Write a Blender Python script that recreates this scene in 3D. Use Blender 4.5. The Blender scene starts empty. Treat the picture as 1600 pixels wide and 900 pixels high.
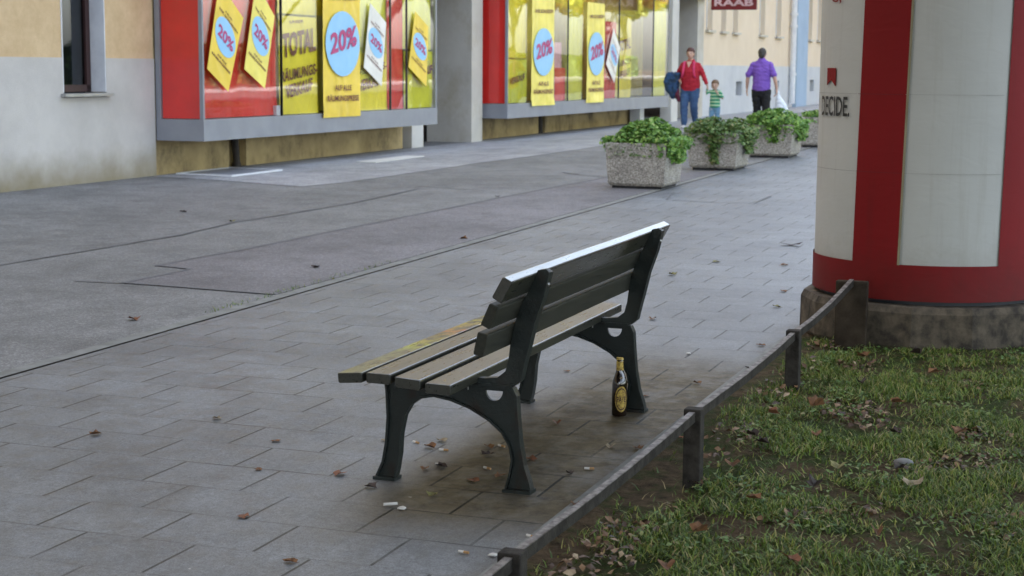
import bpy, bmesh, math, random
from mathutils import Vector, Matrix, noise
from mathutils.geometry import tessellate_polygon
R = math.radians
random.seed(7)
S = bpy.context.scene
COL = S.collection

# ------------------------------------------------------------------ camera
cam = bpy.data.cameras.new('camera'); camo = bpy.data.objects.new('camera', cam); COL.objects.link(camo)
r_ = Vector((0.35391, -0.93526, 0.00648)); u_ = Vector((0.12051, 0.05247, 0.99132)); w_ = Vector((0.92748, 0.35006, -0.13128))
M = Matrix((( r_.x, u_.x, -w_.x, 0), (r_.y, u_.y, -w_.y, 0), (r_.z, u_.z, -w_.z, 1.6), (0, 0, 0, 1)))
camo.matrix_world = M
cam.lens = 58.5; cam.sensor_width = 36; cam.clip_start = .05; cam.clip_end = 2000
cam.dof.use_dof = True; cam.dof.focus_distance = 6.6; cam.dof.aperture_fstop = 7.0
S.camera = camo
# ------------------------------------------------------------------ light
world = bpy.data.worlds.new('World'); S.world = world; world.use_nodes = True
wn = world.node_tree; wn.nodes.clear()
wo = wn.nodes.new('ShaderNodeOutputWorld'); wb = wn.nodes.new('ShaderNodeBackground'); sky = wn.nodes.new('ShaderNodeTexSky')
sky.sky_type = 'NISHITA'; sky.sun_disc = False
SUN_EL, SUN_AZ = 40, 97            # azimuth measured from +X towards +Y
sky.sun_elevation = R(SUN_EL); sky.sun_rotation = R(90 - SUN_AZ)
sky.air_density = 1.0; sky.dust_density = 2.5; sky.ozone_density = 1.0
wb.inputs['Strength'].default_value = 0.12
hs = wn.nodes.new('ShaderNodeHueSaturation'); hs.inputs['Saturation'].default_value = .55
wn.links.new(sky.outputs[0], hs.inputs['Color']); wn.links.new(hs.outputs[0], wb.inputs[0]); wn.links.new(wb.outputs[0], wo.inputs[0])
sl = bpy.data.lights.new('sun', 'SUN'); sl.energy = 4.0; sl.angle = R(.6); sl.color = (1, .95, .88)
so = bpy.data.objects.new('sun', sl); COL.objects.link(so)
sd = Vector((math.cos(R(SUN_EL)) * math.cos(R(SUN_AZ)), math.cos(R(SUN_EL)) * math.sin(R(SUN_AZ)), math.sin(R(SUN_EL))))
so.rotation_euler = sd.to_track_quat('Z', 'Y').to_euler(); so.location = (0, 0, 30)
S.view_settings.view_transform = 'Standard'; S.view_settings.look = 'None'
S.view_settings.exposure = 2.85; S.view_settings.gamma = 1

# ------------------------------------------------------------------ materials
def new_mat(name):
    m = bpy.data.materials.new(name); m.use_nodes = True
    nt = m.node_tree; nt.nodes.clear()
    out = nt.nodes.new('ShaderNodeOutputMaterial'); b = nt.nodes.new('ShaderNodeBsdfPrincipled')
    nt.links.new(b.outputs[0], out.inputs[0])
    return m, nt, b, out
def N(nt, t, **k):
    n = nt.nodes.new('ShaderNode' + t)
    for a, v in k.items(): setattr(n, a, v)
    return n
def pos(nt, obj=False):
    if obj: return N(nt, 'TexCoord').outputs['Object']
    return N(nt, 'NewGeometry').outputs['Position']
def noise_tex(nt, vec, scale, detail=5, rough=.6):
    n = N(nt, 'TexNoise'); n.inputs['Scale'].default_value = scale; n.inputs['Detail'].default_value = detail
    n.inputs['Roughness'].default_value = rough; nt.links.new(vec, n.inputs['Vector']); return n.outputs['Fac']
def ramp(nt, fac, stops):
    n = N(nt, 'ValToRGB'); cr = n.color_ramp
    while len(cr.elements) < len(stops): cr.elements.new(.5)
    for e, (p, c) in zip(cr.elements, stops):
        e.position = p; e.color = (c[0], c[1], c[2], 1) if hasattr(c, '__len__') else (c, c, c, 1)
    nt.links.new(fac, n.inputs[0]); return n.outputs[0]
def mix(nt, fac, a, b, mode='MIX'):
    n = N(nt, 'Mix', data_type='RGBA', blend_type=mode)
    for sock, v in ((n.inputs[0], fac), (n.inputs[6], a), (n.inputs[7], b)):
        if isinstance(v, (int, float)): sock.default_value = v
        elif isinstance(v, tuple): sock.default_value = (*v[:3], 1)
        else: nt.links.new(v, sock)
    return n.outputs[2]
def math_(nt, op, a, b=None, c=None):
    n = N(nt, 'Math', operation=op)
    for i, v in enumerate((a, b, c)):
        if v is None: continue
        if isinstance(v, (int, float)): n.inputs[i].default_value = v
        else: nt.links.new(v, n.inputs[i])
    return n.outputs[0]
def bump(nt, b, h, strength=.3, dist=.01):
    n = N(nt, 'Bump'); n.inputs['Strength'].default_value = strength; n.inputs['Distance'].default_value = dist
    nt.links.new(h, n.inputs['Height']); nt.links.new(n.outputs[0], b.inputs['Normal'])
def mat(name, c, c2=None, scale=8, rough=.6, metal=0, bstr=.15, bdist=.004, bscale=60, spec=.5, coat=0, obj=True, lo=.35, hi=.65):
    m, nt, b, out = new_mat(name); p = pos(nt, obj)
    c2 = c2 or tuple(x * .75 for x in c)
    f = noise_tex(nt, p, scale)
    nt.links.new(ramp(nt, f, [(lo, c2), (hi, c)]), b.inputs['Base Color'])
    b.inputs['Roughness'].default_value = rough; b.inputs['Metallic'].default_value = metal
    b.inputs['Specular IOR Level'].default_value = spec; b.inputs['Coat Weight'].default_value = coat
    if bstr: bump(nt, b, noise_tex(nt, p, bscale), bstr, bdist)
    return m
def leaf_mat(name, stops, rough=.55, trans=.25):
    m, nt, b, out = new_mat(name)
    g = N(nt, 'NewGeometry')
    nt.links.new(ramp(nt, g.outputs['Random Per Island'], stops), b.inputs['Base Color'])
    b.inputs['Roughness'].default_value = rough
    if trans:
        t = N(nt, 'BsdfTranslucent'); ms = N(nt, 'MixShader'); ms.inputs[0].default_value = trans
        nt.links.new(ramp(nt, g.outputs['Random Per Island'], stops), t.inputs[0])
        nt.links.new(b.outputs[0], ms.inputs[1]); nt.links.new(t.outputs[0], ms.inputs[2]); nt.links.new(ms.outputs[0], out.inputs[0])
    return m

def paver_mat():
    m, nt, b, out = new_mat('paver'); P = pos(nt)
    sx = N(nt, 'SeparateXYZ'); nt.links.new(P, sx.inputs[0])
    wob = noise_tex(nt, P, 1.3, 2)
    wo_ = math_(nt, 'MULTIPLY', math_(nt, 'SUBTRACT', wob, .5), .02)
    U = math_(nt, 'ADD', math_(nt, 'SUBTRACT', sx.outputs[1], 3.0285 - .417 * 40), wo_)
    V = math_(nt, 'ADD', math_(nt, 'SUBTRACT', sx.outputs[0], 4.25 - .3185 * 40), wo_)
    cv = N(nt, 'CombineXYZ'); nt.links.new(U, cv.inputs[0]); nt.links.new(V, cv.inputs[1])
    br = N(nt, 'TexBrick'); nt.links.new(cv.outputs[0], br.inputs['Vector'])
    br.inputs['Scale'].default_value = 1; br.inputs['Brick Width'].default_value = .417; br.inputs['Row Height'].default_value = .3185
    br.inputs['Mortar Size'].default_value = .0056; br.inputs['Mortar Smooth'].default_value = .1; br.inputs['Bias'].default_value = 0
    br.inputs['Color1'].default_value = (0, 0, 0, 1); br.inputs['Color2'].default_value = (1, 1, 1, 1); br.inputs['Mortar'].default_value = (.5, .5, .5, 1)
    fr = math_(nt, 'FRACT', math_(nt, 'DIVIDE', V, .3185))
    cross = math_(nt, 'GREATER_THAN', math_(nt, 'ABSOLUTE', math_(nt, 'SUBTRACT', fr, .5)), .484)
    jn = noise_tex(nt, P, 2.1, 3)
    jstr = ramp(nt, jn, [(.36, .5), (.50, 1.0)])
    cn = ramp(nt, noise_tex(nt, P, 1.7, 3), [(.45, .12), (.7, .9)])
    js = mix(nt, cross, jstr, cn)
    joint = math_(nt, 'MULTIPLY', br.outputs['Fac'], js)
    fine = noise_tex(nt, P, 170, 3, .8); mid = noise_tex(nt, P, 9, 5, .7); big = noise_tex(nt, P, .7, 4)
    base = ramp(nt, big, [(.3, (.138, .147, .156)), (.7, (.198, .210, .220))])
    base = mix(nt, .75, base, ramp(nt, mid, [(.3, .58), (.7, 1.22)]), 'MULTIPLY')
    base = mix(nt, .28, base, ramp(nt, br.outputs['Color'], [(0, .66), (1, 1.15)]), 'MULTIPLY')
    base = mix(nt, .5, base, ramp(nt, noise_tex(nt, P, 2.6, 7, .75), [(.36, .60), (.52, 1.05)]), 'MULTIPLY')
    base = mix(nt, .7, base, ramp(nt, fine, [(.34, .45), (.66, 1.55)]), 'MULTIPLY')
    base = mix(nt, .6, base, ramp(nt, noise_tex(nt, P, 48, 4, .8), [(.34, .62), (.64, 1.3)]), 'MULTIPLY')
    # soil ground into the slabs under the bench and along the fence
    def band(o, a, b_, s):
        mr = N(nt, 'MapRange', interpolation_type='SMOOTHSTEP'); nt.links.new(o, mr.inputs[0])
        mr.inputs[1].default_value = a; mr.inputs[2].default_value = b_; mr.inputs[3].default_value = s; mr.inputs[4].default_value = 1 - s
        return mr.outputs[0]
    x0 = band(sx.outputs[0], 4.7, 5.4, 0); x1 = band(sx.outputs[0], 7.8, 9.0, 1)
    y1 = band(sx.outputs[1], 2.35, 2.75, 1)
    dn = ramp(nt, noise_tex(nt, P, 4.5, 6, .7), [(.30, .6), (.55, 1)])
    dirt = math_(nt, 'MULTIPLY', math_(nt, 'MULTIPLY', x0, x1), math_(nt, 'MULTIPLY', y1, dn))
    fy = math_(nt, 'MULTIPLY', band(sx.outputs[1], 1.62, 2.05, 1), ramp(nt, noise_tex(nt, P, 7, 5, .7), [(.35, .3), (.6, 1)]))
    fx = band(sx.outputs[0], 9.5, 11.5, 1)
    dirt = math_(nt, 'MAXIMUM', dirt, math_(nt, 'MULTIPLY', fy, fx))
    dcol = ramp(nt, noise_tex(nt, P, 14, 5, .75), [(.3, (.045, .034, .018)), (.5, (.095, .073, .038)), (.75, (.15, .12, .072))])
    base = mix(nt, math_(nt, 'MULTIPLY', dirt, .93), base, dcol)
    # pale droppings and chewing gum
    v = N(nt, 'TexVoronoi'); v.inputs['Scale'].default_value = 4.2; nt.links.new(P, v.inputs['Vector'])
    spot = math_(nt, 'LESS_THAN', math_(nt, 'ADD', v.outputs['Distance'], math_(nt, 'MULTIPLY', noise_tex(nt, P, 60, 3), .10)), .085)
    near = math_(nt, 'MULTIPLY', band(sx.outputs[0], 5.2, 5.6, 1), band(sx.outputs[1], 2.9, 3.2, 1))
    base = mix(nt, math_(nt, 'MULTIPLY', spot, math_(nt, 'ADD', math_(nt, 'MULTIPLY', near, .75), .08)), base, (.42, .42, .40))
    base = mix(nt, math_(nt, 'MULTIPLY', joint, .96), base, (.010, .011, .008))
    nt.links.new(base, b.inputs['Base Color'])
    nt.links.new(ramp(nt, mid, [(.3, .42), (.7, .60)]), b.inputs['Roughness'])
    nt.links.new(math_(nt, 'SUBTRACT', .5, math_(nt, 'MULTIPLY', dirt, .42)), b.inputs['Specular IOR Level'])
    h = math_(nt, 'ADD', math_(nt, 'MULTIPLY', joint, -1.0), math_(nt, 'MULTIPLY', fine, .18))
    h = math_(nt, 'ADD', h, math_(nt, 'MULTIPLY', br.outputs['Color'], .08))
    bump(nt, b, h, .6, .006)
    return m
def asphalt_mat(name, c, warm=(1, 1, 1)):
    m, nt, b, out = new_mat(name); P = pos(nt)
    v = N(nt, 'TexVoronoi'); v.inputs['Scale'].default_value = 95; nt.links.new(P, v.inputs['Vector'])
    g = ramp(nt, v.outputs['Color'], [(0, .5), (.55, .9), (1, 1.75)])
    big = ramp(nt, noise_tex(nt, P, .55, 6, .65), [(.3, tuple(c * .78 * w for w in warm)), (.7, tuple(c * 1.22 * w for w in warm))])
    base = mix(nt, .75, big, g, 'MULTIPLY')
    st = ramp(nt, noise_tex(nt, P, 3.1, 6, .75), [(.32, .58), (.56, 1.10)])
    base = mix(nt, .7, base, st, 'MULTIPLY')
    nt.links.new(base, b.inputs['Base Color'])
    b.inputs['Roughness'].default_value = .68
    bump(nt, b, v.outputs['Distance'], .5, .004)
    return m
def plaster_mat(name, c, c2, stain=None, scale=1.2, base_dirt=None):
    m, nt, b, out = new_mat(name); P = pos(nt)
    col = ramp(nt, noise_tex(nt, P, scale, 7, .65), [(.3, c2), (.68, c)])
    if stain:
        mp = N(nt, 'Mapping'); mp.inputs['Scale'].default_value = (1.1, 1.1, .9); nt.links.new(P, mp.inputs[0])
        col = mix(nt, ramp(nt, noise_tex(nt, mp.outputs[0], 1.6, 6, .7), [(.5, 0), (.72, .75)]), col, stain)
    if base_dirt:
        sx = N(nt, 'SeparateXYZ'); nt.links.new(P, sx.inputs[0])
        mr = N(nt, 'MapRange'); nt.links.new(math_(nt, 'ADD', sx.outputs[2], math_(nt, 'MULTIPLY', noise_tex(nt, P, 3, 5), .45)), mr.inputs[0])
        mr.inputs[1].default_value = .46; mr.inputs[2].default_value = .90; mr.inputs[3].default_value = .95; mr.inputs[4].default_value = 0
        col = mix(nt, mr.outputs[0], col, base_dirt)
    nt.links.new(col, b.inputs['Base Color']); b.inputs['Roughness'].default_value = .9
    b.inputs['Specular IOR Level'].default_value = .2
    bump(nt, b, noise_tex(nt, P, 70, 4, .7), .5, .008)
    return m
def glass_mat(name, tint=(1, 1, 1), f0=.09):
    m, nt, b, out = new_mat(name); nt.nodes.remove(b)
    t = N(nt, 'BsdfTransparent'); t.inputs[0].default_value = (*tint, 1)
    g = N(nt, 'BsdfGlossy'); g.inputs['Roughness'].default_value = .015
    ge = N(nt, 'NewGeometry'); dp = N(nt, 'VectorMath', operation='DOT_PRODUCT')
    nt.links.new(ge.outputs['Incoming'], dp.inputs[0]); nt.links.new(ge.outputs['Normal'], dp.inputs[1])
    k = math_(nt, 'POWER', math_(nt, 'SUBTRACT', 1.0, math_(nt, 'ABSOLUTE', dp.outputs['Value'])), 5)
    f = math_(nt, 'ADD', math_(nt, 'MULTIPLY', k, 1 - f0), f0)
    bp = N(nt, 'Bump'); bp.inputs['Strength'].default_value = .10; bp.inputs['Distance'].default_value = .02
    nt.links.new(noise_tex(nt, pos(nt), .8, 2), bp.inputs['Height']); nt.links.new(bp.outputs[0], g.inputs['Normal'])
    ms = N(nt, 'MixShader'); nt.links.new(f, ms.inputs[0]); nt.links.new(t.outputs[0], ms.inputs[1]); nt.links.new(g.outputs[0], ms.inputs[2])
    nt.links.new(ms.outputs[0], out.inputs[0]); return m
def bench_paint(name, worn=0.0, graffiti=False, pale=False, gloss=1.0):  # worn: paint wear plus grey standing in for reflected sky and facade
    m, nt, b, out = new_mat(name); P = pos(nt)
    mp = N(nt, 'Mapping'); mp.inputs['Scale'].default_value = (.9, 7, 7); nt.links.new(P, mp.inputs[0])
    grain = noise_tex(nt, mp.outputs[0], 9, 6, .7)
    col = ramp(nt, grain, [(.3, (.018, .020, .015)), (.7, (.042, .040, .029))])
    w = ramp(nt, noise_tex(nt, mp.outputs[0], 3.5, 6, .75), [(.48 - worn * .3, 0), (.62 - worn * .1, 1)])
    wood_sheen = ramp(nt, grain, [(.3, (.045, .052, .056)), (.7, (.135, .148, .156))])
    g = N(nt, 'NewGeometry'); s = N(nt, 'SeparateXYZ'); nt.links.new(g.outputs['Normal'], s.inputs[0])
    up = ramp(nt, s.outputs[2], [(.55, 0), (.85, 1)])     # up-facing tops: worn paint, plus grey standing in for reflected sky and facade
    if worn: col = mix(nt, math_(nt, 'MULTIPLY', math_(nt, 'MULTIPLY', w, up), worn), col, wood_sheen)
    if pale: col = mix(nt, ramp(nt, s.outputs[2], [(.72, 0), (.82, .8)]), col, (.24, .29, .29))  # pale blue-green painted on the up-facing edge imitates its sky reflection
    if graffiti:
        sx = N(nt, 'SeparateXYZ'); nt.links.new(P, sx.inputs[0])
        mr = N(nt, 'MapRange'); nt.links.new(sx.outputs[0], mr.inputs[0]); mr.inputs[1].default_value = 5.35; mr.inputs[2].default_value = 7.05
        sp = ramp(nt, mr.outputs[0], [(0, (.16, .17, .10)), (.24, (.14, .17, .11)), (.32, (.36, .42, .03)), (.44, (.32, .22, .05)), (.54, (.42, .13, .05)), (.63, (.50, .36, .04)), (.78, (.52, .52, .05)), (.93, (.12, .15, .09))])
        msk = N(nt, 'MapRange'); nt.links.new(sx.outputs[0], msk.inputs[0]); msk.inputs[1].default_value = 6.95; msk.inputs[2].default_value = 7.05; msk.inputs[3].default_value = .9; msk.inputs[4].default_value = 0
        k = math_(nt, 'MULTIPLY', math_(nt, 'MULTIPLY', msk.outputs[0], up), ramp(nt, noise_tex(nt, P, 16, 4), [(.42, 0), (.55, 1)]))
        col = mix(nt, k, col, sp)
    nt.links.new(col, b.inputs['Base Color'])
    nt.links.new(ramp(nt, grain, [(.3, .24 + .35 * (1 - gloss)), (.7, .38 + .35 * (1 - gloss))]), b.inputs['Roughness'])
    b.inputs['Specular IOR Level'].default_value = .2 + .4 * gloss; b.inputs['Coat Weight'].default_value = (.15 if worn else .6) * gloss; b.inputs['Coat Roughness'].default_value = .16
    bump(nt, b, grain, .3, .002); return m
def terrazzo_mat():
    m, nt, b, out = new_mat('washed_concrete'); P = pos(nt)
    v = N(nt, 'TexVoronoi'); v.inputs['Scale'].default_value = 85; nt.links.new(P, v.inputs['Vector'])
    c = ramp(nt, v.outputs['Color'], [(0, (.13, .12, .10)), (.4, (.33, .30, .26)), (.75, (.50, .46, .40)), (1, (.70, .66, .58))])
    c = mix(nt, .6, c, ramp(nt, noise_tex(nt, P, 2.2, 5), [(.3, .65), (.7, 1.1)]), 'MULTIPLY')
    nt.links.new(c, b.inputs['Base Color']); b.inputs['Roughness'].default_value = .85
    bump(nt, b, v.outputs['Distance'], .8, .008); return m
def poster_mat(name, c, var=.12, rough=.5):
    m, nt, b, out = new_mat(name); P = pos(nt)
    nt.links.new(ramp(nt, noise_tex(nt, P, 2.5, 4), [(.3, tuple(x * (1 - var) for x in c)), (.7, tuple(min(1, x * (1 + var)) for x in c))]), b.inputs['Base Color'])
    b.inputs['Roughness'].default_value = rough
    w = N(nt, 'TexWave'); w.inputs['Scale'].default_value = 1.1; w.inputs['Distortion'].default_value = 9; nt.links.new(P, w.inputs[0])
    bump(nt, b, w.outputs['Fac'], .35, .02); return m

MT = dict(
 paver=paver_mat(), asphalt=asphalt_mat('asphalt', .165, (1.0, 1.0, .98)), patch=asphalt_mat('asphalt_patch', .15, (1.03, .98, 1.02)),
 slab=asphalt_mat('pale_slab', .30, (1, 1, 1.02)), road=asphalt_mat('road', .07),
 seam=mat('seam', (.135, .135, .14), (.11, .11, .113), 12, .7, obj=False),
 darkjoint=mat('dark_joint', (.06, .058, .05), (.03, .03, .026), 14, .9, obj=False),
 kerb=mat('kerb', (.22, .22, .205), (.15, .15, .135), 9, .85, obj=False),
 soil=mat('soil', (.085, .062, .040), (.032, .023, .014), 9, .95, bstr=.9, bdist=.03, bscale=25, obj=False),
 plinth=plaster_mat('grey_plaster', (.57, .54, .50), (.44, .415, .385), base_dirt=(.26, .22, .14)),
 beige=plaster_mat('beige_plaster', (.66, .49, .29), (.55, .39, .22), scale=6),
 cream=plaster_mat('cream_plaster', (.74, .62, .47), (.66, .54, .40), scale=.8),
 ochre=plaster_mat('ochre_plaster', (.50, .38, .19), (.27, .20, .10), stain=(.06, .05, .035), scale=1.5),
 greywall=plaster_mat('pale_grey_plaster', (.56, .57, .58), (.46, .47, .49), scale=.9),
 bluewall=plaster_mat('blue_grey_plaster', (.36, .46, .58), (.30, .39, .50), scale=.9),
 pillar=plaster_mat('pillar_plaster', (.56, .53, .47), (.47, .44, .39), stain=(.38, .33, .24), scale=1.6),
 whitepost=plaster_mat('white_post_plaster', (.62, .60, .56), (.52, .50, .46)),
 dark=mat('dark_interior', (.02, .02, .022), None, 3, .8, bstr=0),
 pipe=mat('rusty_pipe', (.035, .025, .018), (.018, .014, .010), 12, .7),
 alu=mat('grey_aluminium', (.29, .30, .33), (.245, .255, .285), 2.5, .45, metal=.25, bstr=.05, obj=False),
 darkframe=mat('dark_frame', (.035, .038, .045), None, 5, .4, metal=.3, bstr=0),
 windowframe=mat('brown_frame', (.05, .02, .018), None, 8, .5),
 whitepaint=mat('white_paint', (.70, .71, .72), (.60, .61, .63), 5, .5),
 zinc=mat('zinc', (.45, .45, .44), (.34, .34, .33), 6, .4, metal=.6, bstr=.05),
 redpanel=poster_mat('red_paper', (.70, .018, .012)), yellow=poster_mat('yellow_paper', (.88, .74, .03)),
 orangeyellow=poster_mat('orange_yellow_paper', (.84, .60, .07)), paleyellow=poster_mat('pale_yellow_paper', (.88, .74, .15)),
 whitepaper=poster_mat('white_paper', (.80, .77, .70)), pink=poster_mat('pink_paper', (.75, .38, .42)), greenyellow=poster_mat('green_yellow_paper', (.72, .70, .04)),
 blueink=mat('blue_ink', (.32, .60, .84), (.27, .55, .80), 3, .5, bstr=0), magenta=mat('magenta_ink', (.52, .05, .20), None, 8, .5, bstr=0),
 brownink=mat('brown_ink', (.17, .035, .02), None, 8, .5, bstr=0), blackink=mat('black_ink', (.03, .03, .03), None, 8, .5, bstr=0),
 glass=glass_mat('shop_glass'), endglass=glass_mat('end_glass', f0=.03), housewindow=glass_mat('house_glass', (.5, .55, .6)),
 signred=mat('dark_red_sign', (.17, .008, .015), None, 4, .35, bstr=0), signtext=mat('sign_letters', (.62, .42, .44), None, 4, .5, bstr=0),
 iron=mat('green_cast_iron', (.016, .021, .019), (.020, .013, .009), 9, .42, metal=.0, bstr=.5, bscale=70, spec=.35, coat=.0, lo=.3, hi=.45),
 steel=mat('bolt_steel', (.42, .42, .40), None, 8, .35, metal=1, bstr=0),
 slat=bench_paint('slat_paint', gloss=.1), slatpale=bench_paint('slat_sky_sheen_top', 0, False, True), slatwornsheen=bench_paint('slat_worn_sheen', .85), slatgraf=bench_paint('slat_graffiti', .6, True),
 colwhite=mat('column_white_paper', (.54, .54, .51), (.46, .46, .43), 1.3, .55, bstr=.25, bdist=.01, bscale=3),
 colred=mat('column_red_paper', (.22, .005, .007), (.18, .004, .006), 1.5, .65, spec=.15, bstr=.2, bdist=.01, bscale=3),
 fencewood=mat('weathered_fence', (.050, .044, .037), (.022, .019, .016), 22, .75, spec=.15, bstr=.6, bscale=70),
 fenceworn=mat('worn_rail_top', (.22, .195, .18), (.07, .055, .045), 30, .55, bstr=.6, bscale=80, lo=.4, hi=.6),
 terrazzo=terrazzo_mat(), potsoil=mat('potting_soil', (.05, .035, .02), None, 20, .95),
 bottleglass=mat('brown_bottle_glass', (.014, .006, .003), None, 5, .08, spec=.8, bstr=0, coat=.6),
 gold=mat('gold_label', (.62, .44, .08), (.20, .11, .02), 110, .45, bstr=0), labeldark=mat('label_dark', (.07, .025, .01), None, 20, .5, bstr=0),
 leafgreen=leaf_mat('bright_leaves', [(0, (.05, .14, .02)), (.5, (.14, .29, .045)), (.85, (.26, .42, .08)), (1, (.38, .46, .15))]),
 leafdark=leaf_mat('trailing_leaves', [(0, (.05, .11, .02)), (.5, (.11, .20, .045)), (.85, (.20, .27, .08)), (1, (.28, .24, .10))]),
 treegreen=leaf_mat('tree_leaves_green', [(0, (.22, .26, .03)), (.6, (.50, .52, .05)), (1, (.72, .64, .09))], trans=.3),
 treeorange=leaf_mat('tree_leaves_orange', [(0, (.28, .13, .02)), (.5, (.58, .34, .04)), (1, (.68, .56, .09))], trans=.3),
 canopy=leaf_mat('canopy_leaves', [(0, (.03, .06, .012)), (.7, (.07, .11, .02)), (1, (.16, .14, .03))]),
 bark=mat('bark', (.10, .085, .07), (.05, .042, .035), 12, .9, bstr=.8, bscale=30, bdist=.02),
 grass=leaf_mat('grass_blades', [(0, (.04, .07, .012)), (.40, (.085, .15, .018)), (.72, (.17, .25, .03)), (.90, (.29, .29, .06)), (1, (.40, .31, .15))], trans=.2),
 brownleaf=mat('dry_leaf', (.22, .10, .035), (.09, .038, .015), 40, .8, bstr=.4), orangeleaf=mat('orange_leaf', (.24, .09, .04), (.13, .05, .02), 30, .75),
 paleleaf=mat('pale_leaf', (.30, .25, .16), (.17, .12, .07), 30, .8), darkleaf=mat('dark_leaf', (.045, .025, .018), (.02, .012, .01), 30, .7),
 yellowleaf=mat('yellow_leaf', (.22, .20, .07), (.13, .12, .04), 30, .8), paper=mat('scrap_paper', (.62, .60, .56), (.5, .48, .44), 30, .8), stone=mat('pebble', (.24, .24, .24), (.15, .15, .15), 15, .8),
 filter=mat('cork_filter', (.42, .24, .10), None, 40, .8),
 skin=mat('skin', (.58, .36, .27), (.52, .31, .23), 14, .55, bstr=0), skin2=mat('skin_pale', (.60, .40, .31), None, 14, .55, bstr=0),
 hairred=mat('auburn_hair', (.085, .028, .016), None, 30, .6), hairbrown=mat('brown_hair', (.17, .10, .055), None, 30, .6), hairdark=mat('dark_hair', (.045, .038, .034), None, 30, .6),
 redknit=mat('red_sweater', (.42, .012, .03), (.33, .008, .02), 10, .85), denim=mat('blue_jeans', (.050, .105, .22), (.035, .075, .17), 12, .85),
 lightdenim=mat('light_jeans', (.16, .30, .44), (.12, .24, .38), 12, .85), purple=mat('purple_cotton', (.20, .095, .46), (.165, .075, .39), 8, .85),
 blackcloth=mat('black_trousers', (.012, .012, .014), None, 8, .85), pinkstrap=mat('pink_strap', (.72, .05, .16), None, 8, .7),
 jacket=mat('blue_jacket', (.02, .065, .16), (.012, .03, .06), 14, .8, lo=.42, hi=.58), jacketred=mat('dark_red_lining', (.11, .01, .03), None, 9, .8),
 plastic=mat('white_plastic_bag', (.72, .76, .80), (.60, .66, .74), 12, .4, bstr=.6, bdist=.02, bscale=14), shoe=mat('white_shoe', (.65, .65, .66), None, 8, .6), blackshoe=mat('black_shoe', (.02, .02, .02), None, 8, .5),
 eye=mat('eye', (.03, .02, .015), None, 8, .3, bstr=0), lip=mat('lip', (.42, .13, .11), None, 8, .5, bstr=0),
 boxcloth=mat('hedge_core', (.03, .05, .015), None, 3, .9), farhouse=plaster_mat('far_house', (.75, .74, .70), (.68, .67, .63)), rooftile=mat('roof_tile', (.22, .07, .045), None, 4, .8),
)
def turf_mat():
    m, nt, b, out = new_mat('turf_soil'); P = pos(nt)
    c = ramp(nt, noise_tex(nt, P, 16, 6, .75), [(.3, (.035, .026, .016)), (.5, (.105, .075, .045)), (.75, (.18, .13, .08))])
    g = ramp(nt, noise_tex(nt, P, 40, 5, .8), [(.3, (.015, .028, .008)), (.6, (.045, .085, .018)), (.8, (.09, .12, .03))])
    c = mix(nt, ramp(nt, noise_tex(nt, P, 3.2, 5, .7), [(.44, 0), (.60, .85)]), c, g)
    nt.links.new(c, b.inputs['Base Color']); b.inputs['Roughness'].default_value = .95; b.inputs['Specular IOR Level'].default_value = .1
    bump(nt, b, noise_tex(nt, P, 45, 5, .8), 1.0, .03); return m
MT['turf'] = turf_mat()
def column_mat(name, c, dirt, wr):
    m, nt, b, out = new_mat(name); P = pos(nt)
    col = ramp(nt, noise_tex(nt, P, 1.4, 5, .6), [(.3, tuple(x * .86 for x in c)), (.7, c)])
    mp = N(nt, 'Mapping'); mp.inputs['Scale'].default_value = (14, 14, .8); nt.links.new(P, mp.inputs[0])
    col = mix(nt, math_(nt, 'MULTIPLY', ramp(nt, noise_tex(nt, mp.outputs[0], 1, 6, .7), [(.52, 0), (.75, 1)]), .35), col, dirt)
    s3 = N(nt, 'SeparateXYZ'); nt.links.new(P, s3.inputs[0])
    mr = N(nt, 'MapRange'); nt.links.new(math_(nt, 'ADD', s3.outputs[2], math_(nt, 'MULTIPLY', noise_tex(nt, P, 9, 6, .8), .5)), mr.inputs[0])
    mr.inputs[1].default_value = .55; mr.inputs[2].default_value = .95; mr.inputs[3].default_value = .75; mr.inputs[4].default_value = 0
    col = mix(nt, mr.outputs[0], col, dirt)
    col = mix(nt, ramp(nt, noise_tex(nt, P, 38, 4, .8), [(.70, 0), (.76, .5)]), col, dirt)
    nt.links.new(col, b.inputs['Base Color']); b.inputs['Roughness'].default_value = .6; b.inputs['Specular IOR Level'].default_value = .25
    w = N(nt, 'TexNoise'); w.inputs['Scale'].default_value = 1; w.inputs['Detail'].default_value = 4; w.inputs['Distortion'].default_value = 1.5
    mp2 = N(nt, 'Mapping'); mp2.inputs['Scale'].default_value = (5, 5, 13); nt.links.new(P, mp2.inputs[0]); nt.links.new(mp2.outputs[0], w.inputs['Vector'])
    bump(nt, b, w.outputs['Fac'], wr, .012); return m
MT['colwhite'] = column_mat('column_white_paper', (.52, .52, .49), (.34, .31, .26), .14)
MT['colred'] = column_mat('column_red_paper', (.22, .005, .007), (.10, .012, .010), .12)
def stripes_mat():
    m, nt, b, out = new_mat('striped_shirt'); P = pos(nt, True)
    s = N(nt, 'SeparateXYZ'); nt.links.new(P, s.inputs[0])
    f = math_(nt, 'GREATER_THAN', math_(nt, 'FRACT', math_(nt, 'MULTIPLY', s.outputs[2], 14)), .6)
    nt.links.new(mix(nt, f, (.04, .26, .14), (.42, .60, .38)), b.inputs['Base Color']); b.inputs['Roughness'].default_value = .85; return m
MT['stripes'] = stripes_mat()

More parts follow.
